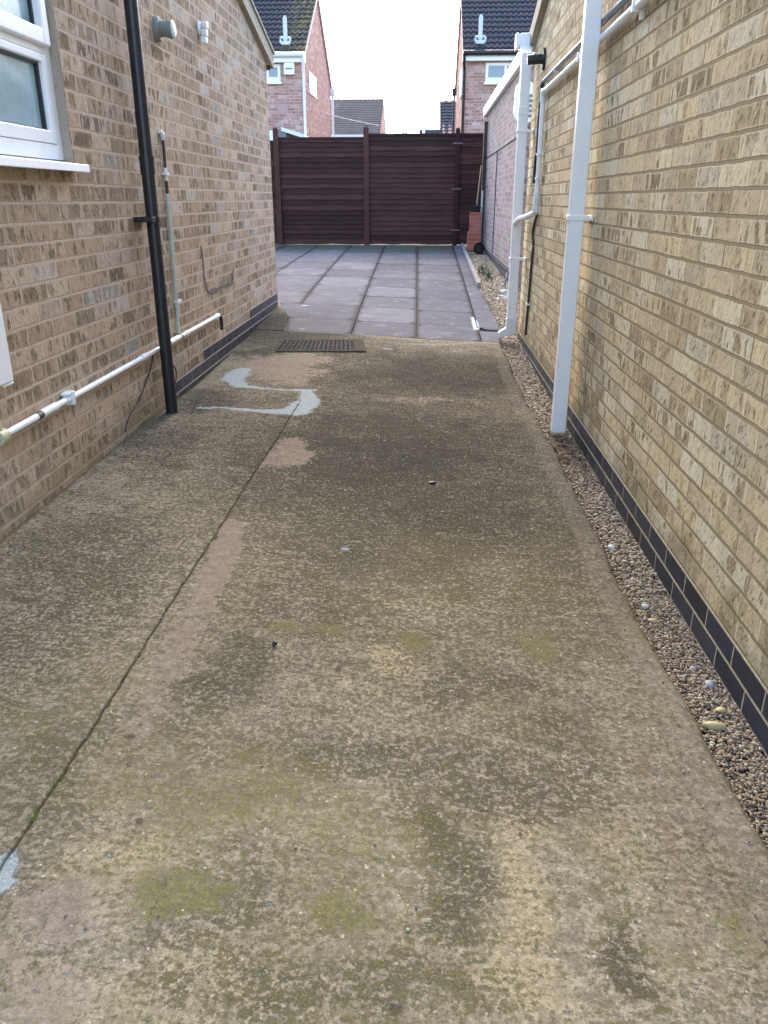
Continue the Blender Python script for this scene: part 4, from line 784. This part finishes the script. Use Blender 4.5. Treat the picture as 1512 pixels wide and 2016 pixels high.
# ------------------------------------------------------------ garage
XG = 1.14; GA = thing('garage', (2.5, 14, .3), 'pale brick garage with white fascia beyond the buff house on the right', 'garage')
m = MB(); m.box((XG, 11.0, -.1), (4.2, 17.38, 2.86)); m.build('wall', MAT['brick_g'], GA)
m = MB(); m.box((XG-.003, 10.997, -.1), (XG+.03, 17.383, .42)); m.build('plinth', MAT['plinth_l'], GA)
m = MB(); m.box((XG-.06, 10.94, 2.80), (4.3, 17.42, 2.96)); m.build('fascia', MAT['white'], GA, bevel=.004)
m = MB(); m.box((XG-.05, 10.95, 2.962), (4.25, 17.41, 2.99)); m.build('roof', MAT['oldroof'], GA)
t = thing('cable', (XG, 14, 1.7), 'thin grey cable clipped along and down the pale garage wall', 'cable')
a = atx(957, 307, XG-.008); b_ = atx(1022, 274, XG-.008); c_ = atx(979, 297, XG-.008); d_ = atx(972, 482, XG-.008)
a.z = b_.z = (a.z+b_.z)/2; m = MB(); m.tube([a, (XG-.008, 11.02, a.z)], .007, 8); m.tube([(XG-.008, c_.y, a.z), (XG-.008, c_.y, .45)], .007, 8); m.build('cable_run', MAT['cable'], t, smooth=True)
t = thing('wall_vent', (XG+.0, 10.95, 2.1), 'white louvred oval vent housing on the garage corner behind the far downpipe', 'vent')
c1 = aty(1033, 202, 10.93); m = MB(); pts = []
for i in range(24):
    a_ = 2*math.pi*i/24; pts.append((c1.x+.125*math.copysign(abs(math.cos(a_))**.6, math.cos(a_)), 10.995, c1.z+.235*math.copysign(abs(math.sin(a_))**.6, math.sin(a_))))
m.prism(pts, (0, -.09, 0)); m.build('housing', MAT['white'], t, bevel=.008)
m = MB()
for q in range(5): m.box((c1.x+.01, 10.885, c1.z-.16+.055*q), (c1.x+.105, 10.904, c1.z-.135+.055*q))
m.build('louvres', MAT['greypipe'], t)
# small wire hoop from the garage plinth
t = MB(); t.tube(curve_pts([(1.12, 10.9, .42), (1.06, 10.75, .41), (1.03, 10.55, .34), (1.02, 10.5, .26)], 8), .006, 8)
tag(t.build('cable', MAT['cable'], smooth=True), 'short black cable looping out of the gravel at the foot of the pale garage', 'cable')

# ------------------------------------------------------------ fence
FY = 17.5; FE = thing('fence', (-1, FY, .4), 'dark brown overlapping board fence closing the end of the passage', 'fence')
def panel(x0, x1, zt, zb=.42):
    m = MB(); z = zb; tn = []; i = 0
    while z < zt-.02:
        h = .098+random.uniform(-.012, .012); h = min(h, zt-z); seg = 10; jit = [random.uniform(-.011, .011) for _ in range(seg+1)]; tone = random.random()
        vs = []
        for s_ in range(seg+1):
            x = x0+(x1-x0)*s_/seg; vs += [(x, FY-.030+.004*math.sin(i*5+s_), z+jit[s_]), (x, FY-.006, z+h+.012), (x, FY+.006, z+h+.012), (x, FY-.014, z+jit[s_])]
        fs = []
        for s_ in range(seg):
            a = s_*4; fs += [(a, a+4, a+5, a+1), (a+1, a+5, a+6, a+2), (a+2, a+6, a+7, a+3), (a+3, a+7, a+4, a)]
        fs += [(0, 1, 2, 3), (seg*4+3, seg*4+2, seg*4+1, seg*4)]; m.add(vs, fs); tn += [tone]*len(vs); z += h; i += 1
    m.box((x0, FY-.035, zt-.02), (x1, FY+.02, zt+.02)); tn += [.3]*8
    o = m.build('panel', MAT['fence'], FE); a = o.data.attributes.new('tone', 'FLOAT', 'POINT'); a.data.foreach_set('value', np.array(tn, dtype=np.float32)); return o
def fpost(x, zt, w_=.05, mat='post', y=FY, lab=None):
    m = MB(); m.box((x-w_, y-.075, .3), (x+w_, y+.04, zt)); m.prism([(x-w_, y-.075, zt), (x+w_, y-.075, zt), (x+w_*.6, y-.04, zt+.035), (x-w_*.6, y-.04, zt+.035)], (0, .1, 0))
    o = m.build('post', MAT[mat], FE); a = o.data.attributes.new('tone', 'FLOAT', 'POINT'); a.data.foreach_set('value', np.full(16, random.random(), dtype=np.float32))
    return o
for x, zt in ((-3.06, 2.60), (-1.235, 2.62), (.60, 2.585), (-4.9, 2.6)): fpost(x, zt, .052 if x < 0 else .045, 'post' if x < 0 else 'fence')
panel(-6.7, -4.95, 2.42); panel(-4.85, -3.11, 2.38); panel(-3.01, -1.285, 2.44); panel(-1.185, .555, 2.50); panel(.645, XG-.03, 2.50)
for z in (2.36, 1.44, .66):
    m = MB(); zc = aty(905, {2.36:282, 1.44:372, .66:453}[z], FY-.09).z; m.box((.50, FY-.088, zc-.014), (.70, FY-.077, zc+.014)); m.build('clip', plain('fence_clip', (.14,.10,.12), .6, .4), FE)
p = MB(); p.box((XG-.075, 16.6, .35), (XG-.012, 16.68, 2.66)); o = p.build('timber_post', MAT['oldpost']); tag(o, 'grey timber post standing against the pale garage at the right end of the fence', 'post')
p = MB(); p.tube([(XG-.09, 16.2, .45), (XG-.085, 16.22, 1.45)], .014, 10); tag(p.build('plastic_pipe', MAT['palegreen'], smooth=True), 'short pale pipe upright at the foot of the grey timber post', 'pipe')
p = MB(); p.tube([(XG-.19, 16.45, .98), (XG-.11, 16.55, 1.9)], .012, 8); tag(p.build('garden_cane', plain('bamboo', (.42,.34,.2), .6, .3), smooth=True), 'thin yellow cane leaning beside the grey timber post', 'cane')
a, b_ = aty(920, 489, 16.1), aty(944, 418, 16.1); t = thing('brick_pier', (1.0, 16.1, .4), 'bright red brick pier in front of the fence at the right', 'pier')
m = MB(); m.box((a.x, 16.1, .36), (XG-.1, 16.32, a.z+.30)); m.build('base', MAT['brick_red'], t, bevel=.006)
m = MB(); m.box((a.x+.03, 16.104, a.z+.30), (XG-.1, 16.31, b_.z)); m.build('shaft', MAT['brick_red'], t, bevel=.006)
t = thing('plant_pot', (1.0, 16.2, b_.z), 'low black pot standing on top of the red brick pier', 'pot')
m = MB(); cc = Vector((a.x+.15, 16.2, b_.z)); m.tube([cc, cc+Vector((0, 0, .09)), cc+Vector((0, 0, .10))], [.07, .085, .09], 20); m.build('tub', MAT['black'], t, smooth=True)
m = MB()
for i in range(22): blade(m, cc+Vector((random.uniform(-.05, .05), random.uniform(-.05, .05), .09)), random.uniform(.03, .09), .004, random.uniform(0, 6.3), random.uniform(.3, 1.4))
m.build('dead_plant', MAT['cable'], t)
c = aty(943, 489, 15.6); t = thing('bucket', (c.x, 15.6, c.z-.1), 'black bucket lying on its side with its open end facing the passage', 'bucket')
m = MB(); m.tube([c, c+Vector((0, .02, 0)), c+Vector((0, .24, -.01))], [.105, .10, .08], 28, caps=False); m.tube([c+Vector((0, .235, -.01)), c+Vector((0, .24, -.01))], [.08, .08], 28); m.build('shell', MAT['black'], t, smooth=True)
m = MB(); m.tube([c+Vector((0, -.004, 0)), c+Vector((0, .006, 0))], [.108, .108], 28, caps=False); m.build('rim', MAT['black'], t, smooth=True)

# ------------------------------------------------------------ far houses
def tiled(mb, x0, x1, ya, za, yb, zb, pitch=.15, gauge=.30, amp=.022):      # rolled tiles: real rolls and laps
    L = math.hypot(yb-ya, zb-za); n = max(2, int(L/gauge)); nx = int(abs(x1-x0)/pitch*6); d = Vector((0, yb-ya, zb-za))/L; nrm = Vector((0, -(zb-za), (yb-ya)))/L
    if nrm.z < 0: nrm = -nrm
    for r in range(n):
        s0, s1 = L*r/n, L*(r+1)/n+.03; vs = []
        for i in range(nx+1):
            x = x0+(x1-x0)*i/nx; h = amp*max(-.35, math.cos(2*math.pi*(x-x0)/pitch))
            vs.append(Vector((x, ya, za))+d*s0+nrm*(h+.045)); vs.append(Vector((x, ya, za))+d*s1+nrm*(h+.01)); vs.append(Vector((x, ya, za))+d*s0+nrm*(h*.3-.01))
        fs = []
        for i in range(nx): a = i*3; fs += [(a, a+3, a+4, a+1), (a+2, a+5, a+3, a)]
        mb.add(vs, fs)
def far_house(xc, xo, label, roofmat, gutmat, pipemat, y0=24, y1=30.4, ze=4.93, zr=6.95):
    # xc: the gable face, xo: the far end
    t = thing('brick_house', ((xc+xo)/2, y0, .3), label, 'house'); ym = (y0+y1)/2; sgn = 1 if xo > xc else -1
    m = MB(); m.prism([(xc, y0, .2), (xc, y1, .2), (xc, y1, ze), (xc, ym, zr), (xc, y0, ze)], (xo-xc, 0, 0)); m.build('wall', MAT['brick_far'], t)
    m = MB(); k = (zr-ze)/(ym-y0); tiled(m, xc-sgn*.05, xo, y0-.22, ze-.22*k+.03, ym, zr+.04); tiled(m, xc-sgn*.05, xo, y1+.22, ze-.22*k+.03, ym, zr+.04); m.build('roof', roofmat, t)
    m = MB(); xa, xb = xc-sgn*.055, xc-sgn*.005
    for (a, b_) in ((y0-.22, ym), (y1+.22, ym)): za = ze-.22*k; m.prism([(xa, a, za-.1), (xa, b_, zr-.1), (xa, b_, zr+.05), (xa, a, za+.05)], (xb-xa, 0, 0))
    m.build('verge_board', plain('far_verge', (.5,.40,.36), .7), t)
    m = MB(); m.box((xc-sgn*.06, y0-.20, ze-.24), (xo, y0-.02, ze-.03)); m.build('fascia', MAT['white'], t)
    m = MB(); m.tube([(xc-sgn*.06, y0-.27, ze-.07), (xo, y0-.27, ze-.07)], .06, 14); g = m.build('gutter', gutmat, t, smooth=True)
    m = MB(); m.tube([(xc-sgn*.02, y0-.25, ze-.1), (xc-sgn*.02, y0-.22, ze-.3), (xc+sgn*.0, y0-.07, ze-.45), (xc+sgn*.0, y0-.07, .3)], .038, 12); m.build('downpipe', pipemat, t, smooth=True)
    m = MB(); m.tube([(xc-sgn*.06, y1+.06, ze-.2), (xc-sgn*.06, y1+.06, .3)], .038, 12); m.box((xc-sgn*.14, y1-.05, ze-.34), (xc+sgn*.05, y1+.2, ze-.12)); m.build('downpipe', pipemat, t, smooth=True)
    return t
def far_window(t, xa, xb, y, za, zb, mull):
    m = MB(); m.box((xa, y-.03, za), (xa+.07, y-.005, zb)); m.box((xb-.07, y-.03, za), (xb, y-.005, zb)); m.box((xa+.07, y-.03, zb-.07), (xb-.07, y-.005, zb)); m.box((xa+.07, y-.03, za), (xb-.07, y-.005, za+.12))
    for q in mull: m.box((q-.035, y-.031, za+.12), (q+.035, y-.004, zb-.07))
    m.box((xa-.04, y-.09, za-.05), (xb+.04, y-.002, za-.002)); f = m.build('window', MAT['white'], t)
    m = MB(); m.box((xa+.02, y-.015, za+.02), (xb-.02, y-.006, zb-.02)); m.build('pane', MAT['sky_glass'], f)
def flue_stack(t, x, zb, y):
    m = MB(); m.tube([(x, y, zb), (x, y, zb+.52)], .055, 14); m.tube([(x, y, zb+.50), (x, y, zb+.57)], [.055, .02], 14); f = m.build('flue_pipe', MAT['alu'], t, smooth=True)
    m = MB()
    for s_ in (-1, 1): m.tube(curve_pts([(x, y-.03, zb-.06), (x+s_*.06, y-.05, zb+.05), (x+s_*.13, y-.05, zb+.03), (x+s_*.11, y-.07, zb-.09)], 4), .03, 10)
    m.box((x-.11, y-.07, zb-.11), (x+.11, y+.02, zb-.03)); m.build('saddle', MAT['alu'], f, smooth=True)
xl = aty(597, 110, 24).x; FL = far_house(xl, -10.5, 'red brick two storey house with mossy tiled roof beyond the fence on the left', MAT['tile_moss'], MAT['white'], MAT['white'])
zw = aty(545, 162, 24).z; far_window(FL, -5.4, aty(552, 140, 24).x, 24, zw, 4.66, [-4.35, -4.9])
m = MB(); q0, q1 = aty(560, 147, 23.9), aty(579, 117, 23.9); m.box((q0.x, 23.84, q0.z), (q1.x, 23.99, q1.z)); m.box((q0.x+.04, 23.83, q0.z+.12), (q1.x-.04, 23.839, q0.z+.15), 1); m.build('alarm_box', [MAT['white'], MAT['greypipe']], FL)
flue_stack(FL, aty(562, 60, 24.2).x, aty(562, 80, 24.2).z, 24.15)
g1, g2 = atx(608, 160, xl), atx(621, 170, xl); za, zb = atx(608, 182, xl).z, atx(608, 141, xl).z
m = MB(); m.box((xl+.002, g1.y, za), (xl+.03, g2.y, zb)); f = m.build('window', MAT['white'], FL)
m = MB(); m.box((xl+.031, g1.y+.08, za+.1), (xl+.034, g2.y-.08, zb-.08)); m.build('pane', plain('bright_glass', (.7,.72,.74), .1, .6), f)
xr = aty(915, 110, 24).x; FR = far_house(xr, 8.5, 'red brick two storey house with dark tiled roof beyond the fence on the right', MAT['tile'], MAT['black'], MAT['black'])
far_window(FR, aty(956, 140, 24).x, aty(956, 140, 24).x+1.75, 24, aty(956, 163, 24).z, 4.66, [aty(995, 140, 24).x])
flue_stack(FR, aty(946, 60, 24.2).x, aty(946, 78, 24.2).z, 24.15)
g1, g2 = atx(911, 160, xr), atx(904, 170, xr); m = MB(); m.box((xr-.06, 24.5, 3.95), (xr-.002, 25.3, 4.6)); f = m.build('window', MAT['white'], FR)
m = MB(); m.box((xr-.064, 24.58, 4.03), (xr-.061, 25.22, 4.52)); m.build('pane', MAT['sky_glass'], f)
# lean-to behind the fence
t = thing('lean_to', (-4.1, 22.5, .3), 'small grey lean to with pale sloping edge behind the fence, against the left far house', 'lean-to')
p0, p1 = aty(548, 256, 22), aty(563, 250, 22); m = MB(); m.box((p0.x-.6, 22, .3), (p1.x, 23.7, p1.z-.05)); m.build('body', MAT['greypipe'], t)
p2 = aty(600, 265, 22); m = MB(); m.prism([(p1.x-.12, 21.95, p1.z), (p2.x, 21.95, p2.z), (p2.x, 21.95, p2.z-.09), (p1.x-.12, 21.95, p1.z-.09)], (0, 1.8, 0)); m.build('roof', MAT['white_old'], t)
p3 = aty(541, 262, 22); m = MB(); m.box((p3.x-.8, 21.93, p3.z-.25), (p3.x+.02, 21.99, p3.z+.06)); m.build('window', MAT['white'], t)
# farther roofs
def gable_house(label, x0, x1, y0, ze, zr, depth, roofm, wallm, far=None):
    t = thing('brick_house', ((x0+x1)/2, y0, .3), label, 'house'); ym = y0+depth/2
    m = MB(); m.prism([(x0, y0, .1), (x0, y0+depth, .1), (x0, y0+depth, ze), (x0, ym, zr), (x0, y0, ze)], (x1-x0, 0, 0)); m.build('wall', wallm, t)
    m = MB(); tiled(m, x0-.1, x1+.02, y0-.25, ze-.12, ym, zr+.04, .2, .2, .010); tiled(m, x0-.1, x1+.02, y0+depth+.25, ze-.12, ym, zr+.04, .2, .2, .010); m.build('roof', roofm, t)
    m = MB(); m.box((x0, y0-.36, ze-.24), (x1, y0-.26, ze-.10)); m.build('gutter', MAT['white_old'], t); return t
q0, q1 = aty(640, 266, 42), aty(748, 266, 42); qt = aty(700, 196, 45)
GH = gable_house('house with old brown roof far off between the two red brick houses', q0.x-3, q1.x, 42, q1.z+.1, qt.z, 6.6, MAT['oldroof'], MAT['brick_far'])
q0, q1 = aty(868, 266, 38), aty(893, 266, 38); m = MB()
t = thing('brick_house', (q0.x+1.5, 38, .3), 'far house with tall narrow dark roof edge left of the right hand red brick house', 'house')
zt = aty(880, 201, 41).z; x_ = aty(872, 230, 38).x
m = MB(); m.prism([(x_, 38, .1), (x_, 44, .1), (x_, 44, 3.9), (x_, 41, zt), (x_, 38, 3.9)], (4, 0, 0)); m.build('wall', MAT['brick_far'], t)
m = MB(); tiled(m, x_-.12, x_+4, 37.8, 3.75, 41, zt+.04, .3, .3); m.build('roof', MAT['tile'], t)
q = aty(830, 256, 62); t = thing('terrace_house', (-.5, 62, .3), 'low dark roofline on the horizon just above the fence', 'house')
for (u0, u1, v0) in ((784, 826, 262), (826, 872, 255)):
    a, b_ = aty(u0, v0, 62), aty(u1, v0, 62); m = MB(); m.prism([(a.x, 60, .3), (a.x, 60, a.z-1.6), (a.x, 62, a.z), (a.x, 64, a.z-1.6), (a.x, 64, .3)], (b_.x-a.x, 0, 0)); m.build('house_block', MAT['tile'], t)
for u in (793, 799, 834):
    a = aty(u, 256, 59.5); m = MB(); m.tube([(a.x, 59.8, a.z-1), (a.x, 59.8, a.z+.15)], .10, 10); m.build('flue_pipe', MAT['white'], t, smooth=True)
a = aty(871, 264, 30); m = MB(); m.tube([(a.x, 30, a.z-.9), (a.x, 30, a.z-.05), (a.x, 30, a.z+.04)], [.05, .05, .03], 10); tag(m.build('marker_pole', MAT['redpaint'], smooth=True), 'short red topped pole just showing over the fence', 'pole')

# overhead wire
w0, w1 = aty(470, 165, 23.2), aty(746, 247, 34); m = MB(); pts = []
for i in range(25): s_ = i/24; p = w0.lerp(w1, s_); p.z -= .12*math.sin(math.pi*s_); pts.append(p)
m.tube(pts, .016, 6); tag(m.build('overhead_wire', plain('pale_wire', (.55,.5,.5), .6), smooth=True), 'thin pale telephone wire crossing in front of the far houses', 'wire')
# bare tree behind the left far house
tr = thing('bare_tree', (-4.9, 34, .3), 'bare winter tree whose thin twigs show past the left red brick house', 'tree')
mb_t, mb_c = MB(), MB(); mb_t.tube([(-5.0, 34, .2), (-4.95, 34, 2.5), (-4.9, 34, 4.2), (-4.8, 34, 6.0)], [.14, .11, .08, .05], 10)
def twig(p, d, L, r, lv):
    q = p+d*L; m_ = p+d*L*.5+Vector((random.uniform(-.05, .05), random.uniform(-.05, .05), .04))*L; mb_c.tube([p, m_, q], [r, r*.8, r*.55], 5)
    if lv:
        for _ in range(random.choice([2, 2, 3])):
            nd = (d+Vector((random.uniform(-.5, .6), random.uniform(-.6, .6), random.uniform(-.2, .6)))).normalized(); twig(q if random.random() < .7 else m_, nd, L*random.uniform(.6, .85), r*.5, lv-1)
for z in (3.6, 4.3, 5.0, 5.7):
    for s_ in range(2): twig(Vector((-4.85, 34, z)), Vector((random.uniform(.5, 1), random.uniform(-.4, .4), random.uniform(.2, .9))).normalized(), .9, .016, 4)
mb_t.build('trunk', MAT['bark'], tr, smooth=True); mb_c.build('crown', MAT['bark'], tr)
